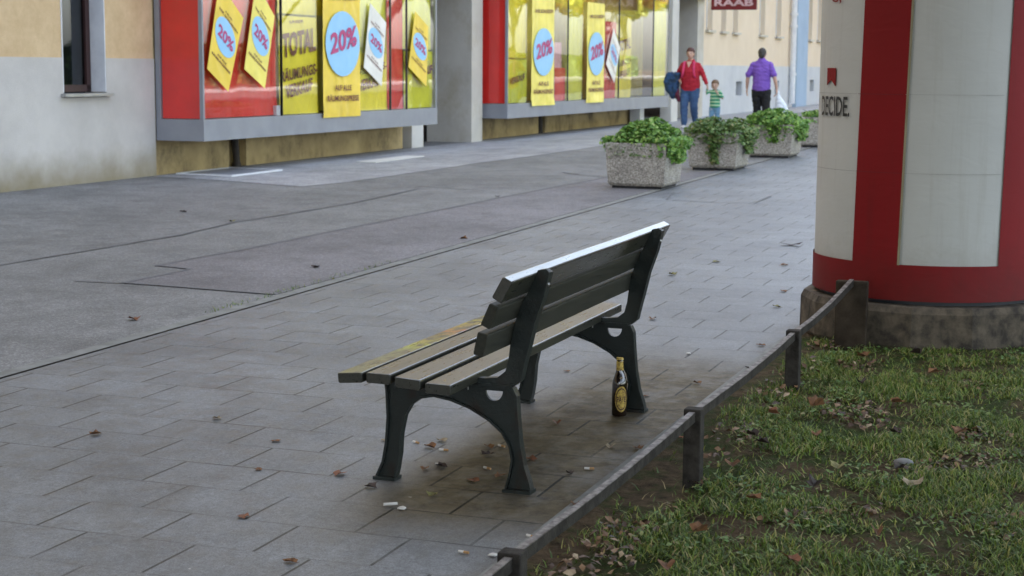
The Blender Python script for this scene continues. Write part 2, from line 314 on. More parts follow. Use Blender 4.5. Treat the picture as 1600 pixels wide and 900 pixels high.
# ------------------------------------------------------------------ helpers
def inv_of(p):
    m = Matrix.Identity(4); q = p
    while q is not None: m = q.matrix_basis @ m; q = q.parent
    return m.inverted()
class MB:
    def __init__(s): s.v = []; s.f = []
    def add(s, vs, fs):
        o = len(s.v); s.v += [tuple(v) for v in vs]; s.f += [tuple(i + o for i in f) for f in fs]; return s
    def box(s, x0, x1, y0, y1, z0, z1, bev=0, slope=0):
        if bev:
            bm = bmesh.new(); bmesh.ops.create_cube(bm, size=1)
            for v in bm.verts: v.co = Vector(((x0 + x1) / 2 + v.co.x * (x1 - x0), (y0 + y1) / 2 + v.co.y * (y1 - y0), (z0 + z1) / 2 + v.co.z * (z1 - z0)))
            bmesh.ops.bevel(bm, geom=list(bm.edges), offset=bev, segments=2, affect='EDGES', profile=.6)
            return s.bm(bm)
        vs = [(x, y, z) for z in (z0, z1) for y in (y0, y1) for x in (x0, x1)]
        return s.add(vs, [(0, 2, 3, 1), (4, 5, 7, 6), (0, 1, 5, 4), (2, 6, 7, 3), (0, 4, 6, 2), (1, 3, 7, 5)])
    def bm(s, bm):
        bm.verts.index_update(); s.add([v.co for v in bm.verts], [[v.index for v in f.verts] for f in bm.faces]); bm.free(); return s
    def prism(s, poly, fn, holes=()):
        """poly in 2-D; fn(u,v,side) -> 3-D for side 0 / 1"""
        loops = [list(poly)] + [list(h) for h in holes]
        tris = tessellate_polygon([[Vector((a, b, 0)) for a, b in l] for l in loops])
        flat = [p for l in loops for p in l]; n = len(flat)
        vs = [fn(a, b, 0) for a, b in flat] + [fn(a, b, 1) for a, b in flat]
        fs = [tuple(t) for t in tris] + [tuple(i + n for i in reversed(t)) for t in tris]
        o = 0
        for l in loops:
            k = len(l)
            for i in range(k):
                j = (i + 1) % k; fs.append((o + i, o + j, o + j + n, o + i + n))
            o += k
        return s.add(vs, fs)
    def tube(s, pts, r, seg=10, cap=True):
        return s.loft([(p[0], p[1], p[2], (r if not hasattr(r, '__len__') else r[i]), (r if not hasattr(r, '__len__') else r[i])) for i, p in enumerate(pts)], seg=seg, dome=False)
    def loft(s, path, ref=(1, 0, 0), seg=14, dome=True):
        P = [Vector(p[:3]) for p in path]; ref = Vector(ref); rings = []
        for i, p in enumerate(P):
            t = (P[min(i + 1, len(P) - 1)] - P[max(i - 1, 0)]).normalized()
            a = ref - t * ref.dot(t)
            if a.length < .15: a = Vector((0, 1, 0)) - t * t.y
            a.normalize(); b = t.cross(a)
            rings.append((p, a, b, path[i][3], path[i][4], t))
        full = []
        if dome:
            p, a, b, ra, rb, t = rings[0]; h = min(ra, rb)
            for k in (.25, .6): full.append((p - t * h * math.sqrt(1 - k * k) * .9, a, b, ra * k, rb * k, t))
        full += rings
        if dome:
            p, a, b, ra, rb, t = rings[-1]; h = min(ra, rb)
            for k in (.6, .25): full.append((p + t * h * math.sqrt(1 - k * k) * .9, a, b, ra * k, rb * k, t))
        vs = []
        for p, a, b, ra, rb, t in full:
            for k in range(seg):
                an = 2 * math.pi * k / seg; vs.append(p + a * math.cos(an) * ra + b * math.sin(an) * rb)
        fs = []
        for i in range(len(full) - 1):
            for k in range(seg):
                k2 = (k + 1) % seg; fs.append((i * seg + k, i * seg + k2, (i + 1) * seg + k2, (i + 1) * seg + k))
        fs.append(tuple(reversed(range(seg)))); fs.append(tuple((len(full) - 1) * seg + k for k in range(seg)))
        return s.add(vs, fs)
    def ball(s, c, r, seg=14):
        r = r if hasattr(r, '__len__') else (r, r, r); vs = []; fs = []; n = seg // 2
        for i in range(1, n):
            th = math.pi * i / n
            for k in range(seg):
                ph = 2 * math.pi * k / seg; vs.append((c[0] + r[0] * math.sin(th) * math.cos(ph), c[1] + r[1] * math.sin(th) * math.sin(ph), c[2] + r[2] * math.cos(th)))
        for i in range(n - 2):
            for k in range(seg):
                k2 = (k + 1) % seg; fs.append((i * seg + k, (i + 1) * seg + k, (i + 1) * seg + k2, i * seg + k2))
        vs += [(c[0], c[1], c[2] + r[2]), (c[0], c[1], c[2] - r[2])]; t = len(vs) - 2
        for k in range(seg):
            k2 = (k + 1) % seg; fs.append((t, k, k2)); fs.append((t + 1, (n - 2) * seg + k2, (n - 2) * seg + k))
        return s.add(vs, fs)
    def lathe(s, prof, c=(0, 0, 0), seg=32, a0=0, a1=2 * math.pi, cap=True):
        closed = abs(a1 - a0 - 2 * math.pi) < 1e-6; k = seg if closed else seg + 1; vs = []; fs = []
        for r, z in prof:
            for i in range(k):
                a = a0 + (a1 - a0) * i / seg; vs.append((c[0] + r * math.cos(a), c[1] + r * math.sin(a), c[2] + z))
        for j in range(len(prof) - 1):
            for i in range(seg):
                i2 = (i + 1) % k; fs.append((j * k + i, j * k + i2, (j + 1) * k + i2, (j + 1) * k + i))
        if closed and cap: fs.append(tuple(reversed(range(k)))); fs.append(tuple((len(prof) - 1) * k + i for i in range(k)))
        return s.add(vs, fs)
    def mesh(s, name, m, smooth=False, fix=True):
        me = bpy.data.meshes.new(name); me.from_pydata(s.v, [], s.f); me.update()
        if fix:
            bm = bmesh.new(); bm.from_mesh(me); bmesh.ops.recalc_face_normals(bm, faces=bm.faces); bm.to_mesh(me); bm.free()
        if m: me.materials.append(m)
        if smooth:
            for p in me.polygons: p.use_smooth = True
        return me
    def build(s, name, m, parent=None, world=True, smooth=False, fix=True):
        if parent and world:
            iv = inv_of(parent); s.v = [tuple(iv @ Vector(v)) for v in s.v]
        loc = None
        if parent is None:
            n = len(s.v); xs = sum(v[0] for v in s.v) / n; ys = sum(v[1] for v in s.v) / n; zs = min(v[2] for v in s.v)
            loc = Vector((xs, ys, zs)); s.v = [(v[0] - xs, v[1] - ys, v[2] - zs) for v in s.v]
        o = bpy.data.objects.new(name, s.mesh(name, m, smooth, fix)); COL.objects.link(o)
        if loc: o.location = loc
        if parent: o.parent = parent
        return o
def tag(o, label=None, cat=None, group=None, kind=None):
    for k, v in (('label', label), ('category', cat), ('group', group), ('kind', kind)):
        if v: o[k] = v
    return o
def thing(name, loc, label, cat, group=None, rz=0, ry=0):
    o = bpy.data.objects.new(name, None); COL.objects.link(o); o.location = loc; o.rotation_euler = (0, ry, rz); o.empty_display_size = .1
    return tag(o, label, cat, group)
def struct(o): o['kind'] = 'structure'; return o
def smoothstep(a, b, x): t = max(0, min(1, (x - a) / (b - a))); return t * t * (3 - 2 * t)
GX = .0109
def gz(x, y):
    base = GX * max(-10, min(90, x)); w = smoothstep(8.6, 11.2, y)
    return base * (1 - w) + (.25 + .002 * (max(0, min(70, x)) - 20)) * w
def sheet(name, m, poly_fn, xs, ys, dz=0):
    """ground sheet on a grid; poly_fn(i,j) optional"""
    b = MB()
    for y in ys:
        for x in xs: b.v.append((x, y, gz(x, y) + dz))
    n = len(xs)
    for j in range(len(ys) - 1):
        for i in range(n - 1): b.f.append((j * n + i, j * n + i + 1, (j + 1) * n + i + 1, (j + 1) * n + i))
    o = b.build(name, m); return struct(o)
def frange(a, b, s):
    n = max(1, int(round((b - a) / s))); return [a + (b - a) * i / n for i in range(n + 1)]
_deps = None
def text_geo(txt, bold=.02):
    cu = bpy.data.curves.new('t', 'FONT'); cu.body = txt; cu.size = 1; cu.offset = bold; cu.resolution_u = 3
    o = bpy.data.objects.new('t', cu); COL.objects.link(o)
    dg = bpy.context.evaluated_depsgraph_get(); dg.update()
    me = o.evaluated_get(dg).to_mesh()
    vs = [v.co.copy() for v in me.vertices]; fs = [tuple(p.vertices) for p in me.polygons]
    o.evaluated_get(dg).to_mesh_clear(); bpy.data.objects.remove(o); bpy.data.curves.remove(cu)
    x0 = min(v.x for v in vs); x1 = max(v.x for v in vs); y0 = min(v.y for v in vs); y1 = max(v.y for v in vs)
    return [((v.x - x0) / (x1 - x0), (v.y - y0) / (y1 - y0)) for v in vs], fs
def text_on(b, txt, fn, bold=.02):
    vs, fs = text_geo(txt, bold); b.add([fn(u, v) for u, v in vs], fs); return b
def voxel(b, name, m, parent, vox=.008, smooth_it=3):
    me = b.mesh(name, None); o = bpy.data.objects.new('tmp', me); COL.objects.link(o)
    md = o.modifiers.new('r', 'REMESH'); md.mode = 'VOXEL'; md.voxel_size = vox; md.adaptivity = 0
    sm = o.modifiers.new('s', 'SMOOTH'); sm.iterations = smooth_it; sm.factor = .5
    dg = bpy.context.evaluated_depsgraph_get(); dg.update()
    nm = bpy.data.meshes.new_from_object(o.evaluated_get(dg)); nm.name = name
    bpy.data.objects.remove(o); nm.materials.clear(); nm.materials.append(m)
    for p in nm.polygons: p.use_smooth = True
    if name in ('sweater', 'jeans', 'polo_shirt', 'trousers', 'shirt', 'shell', 'sack'):
        nn = [v.normal.copy() for v in nm.vertices]
        for v, no in zip(nm.vertices, nn):
            q = v.co; f = noise.noise(Vector((q.x * 9, q.y * 9, q.z * 22))) + .6 * noise.noise(Vector((q.x * 20 + q.z * 14, q.y * 20, q.z * 16)))
            v.co = q + no * f * .010
    q = bpy.data.objects.new(name, nm); COL.objects.link(q); q.parent = parent; return q

# ------------------------------------------------------------------ ground
FLOOR_X = frange(-12, 90, 1.0)
b = MB(); xs = [-500, -60, -12] + FLOOR_X[1:] + [150, 500]; ys = [-500, -60, -14, -10, -6, -3, 0, 1.66, 5, 8.6, 9.3, 10, 10.7, 11.3, 14, 60, 500]
for y in ys:
    for x in xs: b.v.append((x, y, gz(x, y) - .03))
n = len(xs)
for j in range(len(ys) - 1):
    for i in range(n - 1): b.f.append((j * n + i, j * n + i + 1, (j + 1) * n + i + 1, (j + 1) * n + i))
struct(b.build('ground', MT['soil']))
SEAM_Y = 5.17; PAVE_Y = 1.84
sheet('lawn_edging', MT['kerb'], None, FLOOR_X, [PAVE_Y - .045, PAVE_Y], .003)
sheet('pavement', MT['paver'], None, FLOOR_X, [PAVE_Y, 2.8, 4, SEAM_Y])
sheet('asphalt_path', MT['asphalt'], None, FLOOR_X, [SEAM_Y + .11] + frange(6, 8.6, .9) + frange(8.75, 11.55, .2))
sheet('forecourt', MT['asphalt'], None, frange(24, 44, 1), frange(11.55, 16, 1), .0)
sheet('kerb_strip', MT['kerb'], None, FLOOR_X, [SEAM_Y + .018, SEAM_Y + .11], .003)
sheet('path_joint', MT['darkjoint'], None, FLOOR_X, [SEAM_Y, SEAM_Y + .018], -.003)
# pale slab strip in front of the shop
edge = [(17.75, 11.42), (17.37, 9.21), (18.33, 9.03), (20.11, 8.95), (22.2, 8.88), (23.96, 8.70), (26.49, 8.60), (33, 8.5), (60, 8.4)]
b = MB(); rows = []
for i in range(len(edge) - 1):
    for t in ([0] if i else [0]) : pass
xs = frange(17.4, 60, .4); ys_n = 14
def edge_y(x):
    e = edge[1:]
    for (a, c), (d, f) in zip(e, e[1:]):
        if a <= x <= d: return c + (f - c) * (x - a) / (d - a)
    return e[0][1] if x < e[0][0] else e[-1][1]
for x in xs:
    y0 = edge_y(x) + .03 * noise.noise(Vector((x * 2, 0, 0)))
    for k in range(ys_n + 1):
        y = y0 + (11.36 - y0) * k / ys_n; b.v.append((x + (.12 * k / ys_n if x < 17.6 else 0), y, gz(x, y) + .004))
for i in range(len(xs) - 1):
    for k in range(ys_n): a = i * (ys_n + 1) + k; b.f.append((a, a + ys_n + 1, a + ys_n + 2, a + 1))
struct(b.build('shop_apron', MT['slab']))
# repaired asphalt patch and sealed seams
pp = [(9.70, 6.52), (9.68, 6.07), (9.62, 5.29), (14, 5.29), (19, 5.29), (22, 5.29), (20.28, 6.37), (18.31, 6.48), (16.91, 6.54), (14.2, 6.65), (13.71, 6.68), (11.89, 6.73), (10.58, 6.84), (10.51, 6.52)]
b = MB(); b.prism(pp, lambda x, y, s: (x, y, gz(x, y) + (.004 if s else .001))); struct(b.build('asphalt_patch', MT['patch']))
def seam(pts, w=.035):
    b = MB(); fine = []
    for (x0, y0), (x1, y1) in zip(pts, pts[1:]):
        n = max(2, int(math.hypot(x1 - x0, y1 - y0) / .25))
        for k in range(n): fine.append((x0 + (x1 - x0) * k / n, y0 + (y1 - y0) * k / n))
    fine.append(pts[-1])
    for i, (x, y) in enumerate(fine):
        a = fine[max(0, i - 1)]; c = fine[min(len(fine) - 1, i + 1)]; dx, dy = c[0] - a[0], c[1] - a[1]; L = math.hypot(dx, dy) or 1
        ww = w * (.65 + .9 * abs(noise.noise(Vector((x * 1.7, y * 1.7, w * 40))))) ; jx = .02 * noise.noise(Vector((x * 2.3, y, 3)))
        for s in (-1, 1): X, Y = x - dy / L * (ww / 2 * s + jx), y + dx / L * (ww / 2 * s + jx); b.v.append((X, Y, gz(X, Y) + .007))
    for i in range(len(fine) - 1): b.f.append((2 * i, 2 * i + 2, 2 * i + 3, 2 * i + 1))
    return struct(b.build('asphalt_seam', MT['seam']))
seam([(9.4, 7.99), (11.1, 7.87), (12.46, 7.79), (13.62, 7.9), (14.52, 7.82), (15.91, 7.75), (16.31, 7.78), (17.7, 7.85)], .035)
seam([(10.58, 6.84), (11.89, 6.73), (13.71, 6.68), (14.2, 6.65), (16.91, 6.54), (18.31, 6.48), (20.28, 6.37), (25, 6.2)], .045)
seam([(9.67, 6.9), (9.7, 6.53), (9.68, 6.07), (9.62, 5.33)], .04)
seam([(9.7, 6.53), (10.51, 6.5), (10.6, 6.82)], .05)
seam([(18.22, 8.51), (18.0, 7.8), (17.78, 7.06)], .03)
seam([(20.86, 7.17), (20.5, 6.8), (20.28, 6.4)], .05)
seam([(18.32, 4.95), (17.44, 4.8), (17.3, 4.2), (17.37, 3.81), (18.3, 3.84)], .025)
hx = thing('cellar_hatch', (18.6, 10.9, gz(18.6, 10.9)), 'pale metal cellar hatch let into the ground at the foot of the left wall', 'hatch')
def plate(name, m, x0, x1, y0, y1, dz, th, parent):
    b = MB(); vs = [(x, y, gz(x, y) + dz + t) for t in (0, th) for y in (y0, y1) for x in (x0, x1)]
    b.add(vs, [(0, 2, 3, 1), (4, 5, 7, 6), (0, 1, 5, 4), (2, 6, 7, 3), (0, 4, 6, 2), (1, 3, 7, 5)]); return b.build(name, m, parent)
plate('lid', MT['alu'], 18.05, 19.25, 10.55, 11.25, .004, .012, hx)
for a_ in ((18.0, 18.04, 10.5, 11.3), (19.26, 19.30, 10.5, 11.3), (18.045, 19.255, 10.5, 10.54), (18.045, 19.255, 11.26, 11.3)): plate('rim', MT['whitepaint'], *a_, .004, .018, hx)
o = plate('drain_cover', MT['whitepost'], 21.4, 23.1, 10.15, 10.45, .004, .010, None); tag(o, 'long pale stone strip let into the ground in front of the left display window', 'drain cover')
# lawn strip beyond the fence, street and far pavement
b = MB(); xs = frange(-6, 30, .12); ys = frange(-4.0, PAVE_Y, .12)
for y in ys:
    for x in xs:
        h = .018 * noise.noise(Vector((x * 1.6, y * 1.6, 0))) + .012 * noise.noise(Vector((x * 6, y * 6, 2))) + .02 * smoothstep(1.6, .9, y)
        b.v.append((x, y, gz(x, y) - .008 + h * smoothstep(PAVE_Y - .02, PAVE_Y - .2, y)))
n = len(xs)
for j in range(len(ys) - 1):
    for i in range(n - 1): b.f.append((j * n + i, j * n + i + 1, (j + 1) * n + i + 1, (j + 1) * n + i))
struct(b.build('lawn_soil', MT['turf'], smooth=True))
sheet('road', MT['road'], None, frange(-12, 90, 6) + [200], [-11, -5], .0)
sheet('far_pavement', MT['slab'], None, frange(-12, 90, 6) + [200], [-14, -11.15], .0)

# ------------------------------------------------------------------ shop building
YB = 11.43; YF = 10.76; SL = .007
def fy(Y, x): return Y + SL * (x - 20)
def wallbox(b, x0, x1, yfront, depth, z0, z1, n=1):
    """box whose front follows the facade line"""
    vs = []
    for z in (z0, z1):
        for x, y in ((x0, fy(yfront, x0)), (x1, fy(yfront, x1)), (x1, fy(yfront, x1) + depth), (x0, fy(yfront, x0) + depth)): vs.append((x, y, z))
    return b.add(vs, [(0, 3, 2, 1), (4, 5, 6, 7), (0, 1, 5, 4), (1, 2, 6, 5), (2, 3, 7, 6), (3, 0, 4, 7)])
shop = thing('shop_building', (22, 12, .2), 'long plastered shop building with beige upper wall and grey plinth behind the display windows', 'building')
b = MB()
WX0, WX1, WZ0 = 15.86, 16.71, 1.29
wallbox(b, -30, WX0, YB, .35, 0, 1.68); wallbox(b, WX1, 17.74, YB, .35, 0, 1.68); wallbox(b, WX0, WX1, YB, .35, 0, WZ0 - .06)
b.build('plinth', MT['plinth'], shop)
b = MB(); wallbox(b, -30, WX0, YB + .012, .33, 1.68, 15); wallbox(b, WX1, 17.74, YB + .012, .33, 1.68, 15); wallbox(b, WX0, WX1, YB + .012, .33, 3.2, 15)
wallbox(b, 17.74, 24.95, YB + .012, .33, 3.05, 15); wallbox(b, 24.95, 44.2, YB + .012, .33, 3.45, 15)
b.build('upper_wall', MT['beige'], shop)
fr = MB(); wallbox(fr, WX0 + .02, WX0 + .10, YB + .20, .07, WZ0, 3.2); wallbox(fr, WX1 - .10, WX1 - .02, YB + .20, .07, WZ0, 3.2); wallbox(fr, WX0 + .02, WX1 - .02, YB + .20, .07, WZ0, WZ0 + .08); wallbox(fr, WX0 + .02, WX1 - .02, YB + .20, .07, 3.1, 3.2)
wn_ = fr.build('window', MT['windowframe'], shop)
b = MB(); wallbox(b, WX0 + .1, WX1 - .1, YB + .23, .01, WZ0 + .08, 3.1); b.build('pane', MT['housewindow'], wn_)
b = MB(); wallbox(b, WX0, WX1, YB + .30, .02, WZ0 - .06, 3.2); b.build('curtain', MT['dark'], wn_)
b = MB(); wallbox(b, WX1 - .018, WX1 - .001, YB + .003, .30, WZ0, 3.19); wallbox(b, WX0 + .001, WX0 + .018, YB + .003, .30, WZ0, 3.19); b.build('reveal', MT['whitepaint'], wn_)
b = MB(); wallbox(b, WX0 - .05, WX1 + .06, YB - .07, .27, WZ0 - .05, WZ0 - .015); b.build('sill', MT['zinc'], wn_)
b = MB(); wallbox(b, 17.743, 19.55, YB + .02, .3, 0, 3.05); wallbox(b, 20.02, 25.25, YB + .02, .3, 0, 3.05); wallbox(b, 19.55, 20.02, YB + .14, .18, 0, 3.05)
b.build('base_wall', MT['ochre'], shop)
b = MB(); b.loft([(19.82, fy(YB, 19.8) + .06, .24, .07, .07), (19.82, fy(YB, 19.8) + .06, .32, .05, .05), (19.80, fy(YB, 19.8) + .08, .8, .05, .05)], dome=False); b.build('rainwater_pipe', MT['pipe'], shop)
b = MB(); wallbox(b, 25.36, 25.84, YB - .10, .30, .1, .72); b.build('white_post', MT['whitepost'], shop)
b = MB(); wallbox(b, 25.9, 27.6, YB + 1.3, .2, .1, 3.4); wallbox(b, 28.6, 44, YB + 4.5, .2, .1, 3.4); b.build('entrance_wall', MT['dark'], shop)
b = MB(); wallbox(b, 28.25, 32.02, YB + .02, .3, .1, 3.45); wallbox(b, 32.42, 39.6, YB + .02, .3, .1, 3.45); wallbox(b, 32.02, 32.42, YB + .14, .18, .1, 3.45); b.build('base_wall', MT['ochre'], shop)
b = MB(); b.loft([(32.25, fy(YB, 32) + .07, .22, .09, .09), (32.25, fy(YB, 32) + .07, .30, .06, .06), (32.25, fy(YB, 32) + .09, .8, .06, .06)], dome=False); b.build('rainwater_pipe', MT['pipe'], shop)
b = MB(); b.box(27.70, 28.22, 11.25, 12.12, .1, 3.46); b.build('pillar', MT['pillar'], shop)
b = MB(); b.box(43.45, 44.12, 11.19, 12.1, .1, 3.46); b.build('pillar', MT['pillar'], shop)
b = MB(); b.box(39.95, 40.55, 10.92, 11.2, .1, 3.46); b.build('white_post', MT['whitepost'], shop)
b = MB(); wallbox(b, 38.4, 38.75, YB - .3, .25, .15, .73); b.build('white_post', MT['whitepaint'], shop)
b = MB(); wallbox(b, 17, 44.3, YB - .62, 1.3, 3.46, 3.62); b.build('canopy_soffit', MT['whitepost'], shop)
b = MB(); b.box(-30, 44.2, 20.0, 20.3, -.1, 15); b.box(-30.3, -30, 11.4, 20.3, -.1, 15); b.build('rear_wall', MT['beige'], shop)
b = MB(); wallbox(b, -30.3, 44.2, YB - .45, 9, 15, 15.3); b.build('roof', MT['rooftile'], shop)

# display cases
def case(x0, x1, label, mull, yb_left, redend=True):
    t = thing('display_window', (x0, fy(YF, x0) + .3, .68), label, 'display window')
    b = MB(); wallbox(b, x0 - .004, x1 + .004, YF - .006, YB - YF + .006, .68, .945); b.build('fascia', MT['alu'], t)
    b = MB()
    wallbox(b, x0 - .0, x0 + .035, YF, .05, .945, 3.3); wallbox(b, x1 - .05, x1, YF, .05, .945, 3.3)
    wallbox(b, x0, x0 + .05, YB - .07, .07, .945, 3.3); wallbox(b, x0, x1, YF, .05, 3.25, 3.35); wallbox(b, x0, x1, YF + .05, YB - YF, 3.35, 3.40)
    b.build('frame', MT['alu'], t)
    b = MB()
    for m in mull: wallbox(b, m - .012, m + .012, YF + .002, .03, .945, 3.25)
    b.build('glazing_bar', MT['darkframe'], t)
    b = MB(); wallbox(b, x0 + .036, x1 - .051, YF + .012, .008, .95, 3.25)
    b.build('glass_front', MT['glass'], t)
    b = MB(); b.box(x0 + .012, x0 + .02, fy(YF, x0) + .05, fy(YB, x0) - .07, .95, 3.25); b.build('glass_end', MT['endglass'], t)
    return t
case(17.76, 25.08, 'left display window in grey metal frame above the yellowish base wall, next to the grey plinth', (18.77 + 1.03, 19.80, 22.09 + 1.2, 23.9), 0)
case(28.36, 39.60, 'right display window in grey metal frame between the two pillars', (31.85, 35.4, 38.2), 0)
def flat(b, x0, x1, z0, z1, dy, th=.004, wave=0, nx=14, nz=18, slant=0, Y=YF):
    """sheet of paper parallel to the facade at dy from the glass line"""
    vs = []; fs = []
    for j in range(nz + 1):
        for i in range(nx + 1):
            u, v = i / nx, j / nz; x = x0 + (x1 - x0) * u; z = z0 + (z1 - z0) * v + slant * (u - .5)
            d = wave * (noise.noise(Vector((x * 2.2, z * 1.6, dy * 9))) + .5 * noise.noise(Vector((x * 6, z * 5, 1)))) * (1 if v > .12 else 1 + (0.12 - v) * 34)
            vs.append((x, fy(Y, x) + dy + d, z))
    n = nx + 1
    for j in range(nz):
        for i in range(nx): fs.append((j * n + i, j * n + i + 1, (j + 1) * n + i + 1, (j + 1) * n + i))
    b.add(vs, fs); return b
def lettering(parent, m, items, dy):
    """items: (text, xa, xb, za, zb, rise)"""
    for txt, xa, xb, za, zb, rise in items:
        b = MB(); text_on(b, txt, lambda u, v: (xa + (xb - xa) * u, fy(YF, xa) + dy, za + (zb - za) * v + rise * u), .03)
        o = b.build('lettering', m, parent, fix=False)
    return o
def quad_poly(b, pts, dy, th=.006):
    f = lambda u, v, s: (u, fy(YF, u) + dy + (th if s else 0), v)
    return b.prism(pts, f)
def oval(cx, cz, rx, rz, n=28, sh=0): return [(cx + rx * math.cos(2 * math.pi * k / n), cz + rz * math.sin(2 * math.pi * k / n) + sh * math.cos(2 * math.pi * k / n)) for k in range(n)]
def paper(name, m, x0, x1, z0, z1, dy, label, cat='poster', group=None, wave=0, slant=0):
    b = MB(); flat(b, x0, x1, z0, z1, dy, wave=wave, slant=slant); o = b.build(name, m, smooth=True, fix=False); return tag(o, label, cat, group)
IN = .06; OUT = -.02
# papers of the left window
endp = MB(); 
for j in range(1): pass
def endpaper(x, m, label):
    b = MB(); b.box(x + .035, x + .04, fy(YF, x) + .055, fy(YB, x) - .075, .952, 3.25); return tag(b.build('window_poster', m), label, 'poster')
endpaper(17.76, MT['redpanel'], 'red paper panel filling the short end of the left display window')
endpaper(28.36, MT['redpanel'], 'red paper panel filling the short end of the right display window beside the grey pillar')
paper('window_poster', MT['redpanel'], 17.80, 19.79, .955, 3.24, IN + .03, 'wide red paper panel behind the two slanted banners in the left display window', 'poster', wave=.006)
p = thing('sale_poster', (20.35, fy(YF, 20.35) + IN, .955), 'yellow poster with TOTAL RÄUMUNGSVERKAUF in brown letters, left of the wide 20% banner', 'poster')
b = MB(); flat(b, 19.82, 20.93, .955, 2.27, IN, wave=.004); b.build('sheet', MT['yellow'], p, smooth=True, fix=False)
lettering(p, MT['brownink'], [('TOTAL', 19.90, 20.86, 1.70, 2.03, .11), ('RÄUMUNGS-', 19.84, 20.90, 1.38, 1.56, .12), ('VERKAUF', 19.97, 20.75, 1.16, 1.34, .11), ('UNSER', 20.1, 20.5, 2.17, 2.21, .02)], IN - .018)
def twenty(parent, cx, cz, rx, rz, dy, txt='20%', rise=.06, sh=0):
    b = MB(); quad_poly(b, oval(cx, cz, rx, rz, sh=sh), dy - .004, .002); b.build('blue_oval', MT['blueink'], parent)
    return lettering(parent, MT['magenta'], [(txt, cx - rx * .74, cx + rx * .74, cz - rz * .42, cz + rz * .42, rise)], dy - .012)
def wide_banner(x0, x1, z1, label, zt, ez, erz):
    p = thing('sale_banner', ((x0 + x1) / 2, fy(YF, x0) + OUT, .93), label, 'banner', 'wide 20% banners hung outside the glass')
    b = MB(); flat(b, x0, x1, .885, z1, OUT - .015, wave=.010, nx=20, nz=60); b.build('sheet', MT['orangeyellow' if x0 < 25 else 'paleyellow'], p, smooth=True, fix=False)
    cx = (x0 + x1) / 2; w = x1 - x0
    b = MB(); quad_poly(b, oval(cx, ez, w * .46, erz), OUT - .034, .002); b.build('blue_oval', MT['blueink'], p)
    lettering(p, MT['magenta'], [('20%', cx - w * .34, cx + w * .36, ez - erz * .35, ez + erz * .30, .14)], OUT - .040)
    lettering(p, MT['brownink'], [('AUF ALLE', cx - w * .22, cx + w * .22, 1.26, 1.34, .0), ('RÄUMUNGSPREISE', cx - w * .42, cx + w * .42, 1.11, 1.21, .0), ('WIR SCHLIESSEN', cx - w * .4, cx + w * .4, zt, zt + .07, .03)], OUT - .034)
    return p
wide_banner(20.93, 22.12, 3.2, 'wide orange-yellow banner with blue 20% oval and crumpled foot, right of the TOTAL poster', 2.52, 1.92, .46)
p = thing('sale_poster', (22.7, fy(YF, 22.7) + IN, .955), 'yellow RÄUMUNGSVERKAUF poster partly hidden by the white slanted banner', 'poster')
b = MB(); flat(b, 22.13, 23.25, .955, 1.80, IN, wave=.004); b.build('sheet', MT['yellow'], p, smooth=True, fix=False)
lettering(p, MT['brownink'], [('RÄUMUNGS-', 22.16, 23.2, 1.46, 1.60, .11), ('VERKAUF', 22.24, 23.03, 1.23, 1.40, .10)], IN - .018)
paper('window_poster', MT['redpanel'], 23.27, 23.87, .955, 3.24, IN + .01, 'narrow red paper strip between two yellow posters in the left display window', 'poster', wave=.006)
p = thing('sale_poster', (24.5, fy(YF, 24.5) + IN, .955), 'green-yellow poster at the right end of the left display window, behind a yellow banner', 'poster')
b = MB(); flat(b, 23.89, 25.03, .955, 1.85, IN, wave=.004); b.build('sheet', MT['greenyellow'], p, smooth=True, fix=False)
lettering(p, MT['brownink'], [('VERKAUF', 24.2, 24.98, 1.42, 1.56, .08)], IN - .018)
def diamond(pts, sheetm, label, dy, wave=0):
    """slanted banner: pts = top-left, top-right, bottom-right, bottom-left"""
    (ax, az), (bx, bz), (cx, cz), (dx, dz) = pts
    p = thing('slanted_banner', ((dx + cx) / 2, fy(YF, dx) + dy, min(cz, dz)), label, 'banner', 'slanted 20% banners in the shop windows')
    b = MB(); quad_poly(b, pts, dy, .006); b.build('sheet', sheetm, p)
    def at(u, v):
        lx, lz = dx + (ax - dx) * v, dz + (az - dz) * v; rx, rz = cx + (bx - cx) * v, cz + (bz - cz) * v
        return lx + (rx - lx) * u, lz + (rz - lz) * u
    b = MB(); ov = [at(.5 + .43 * math.cos(2 * math.pi * k / 28), .53 + .205 * math.sin(2 * math.pi * k / 28)) for k in range(28)]
    quad_poly(b, ov, dy - .004, .002); b.build('blue_oval', MT['blueink'], p)
    def put(b, txt, u0, u1, v0, v1, dd):
        def fn(u, v):
            x, z = at(u0 + (u1 - u0) * u, v0 + (v1 - v0) * v); return (x, fy(YF, x) + dy - dd, z)
        text_on(b, txt, fn, .03)
    b = MB(); put(b, '20%', .18, .84, .46, .60, .008); b.build('lettering', MT['magenta'], p, fix=False)
    for a_ in (('AUF ALLE', .3, .7, .25, .275, .006), ('RÄUMUNGSPREISE', .08, .92, .20, .235, .006), ('NUR', .35, .65, .79, .81, .006), ('WIR SCHLIESSEN', .1, .9, .735, .765, .006)):
        b = MB(); put(b, *a_); b.build('lettering', MT['brownink'], p, fix=False)
    return p
diamond([(18.16, 2.62), (18.74, 2.20), (18.34, 1.28), (17.84, 1.56)], MT['orangeyellow'], 'yellow slanted banner with blue 20% oval, leftmost on the red paper', -.02)
diamond([(19.08, 2.66), (19.57, 2.25), (19.28, 1.31), (18.75, 1.56)], MT['paleyellow'], 'pale cream slanted banner with blue 20% oval, beside the yellow one on red paper', -.02)
diamond([(22.52, 2.53), (23.08, 2.26), (22.91, 1.31), (22.29, 1.59)], MT['whitepaper'], 'white slanted banner with blue 20% oval in front of the half hidden RÄUMUNGSVERKAUF poster', -.016)
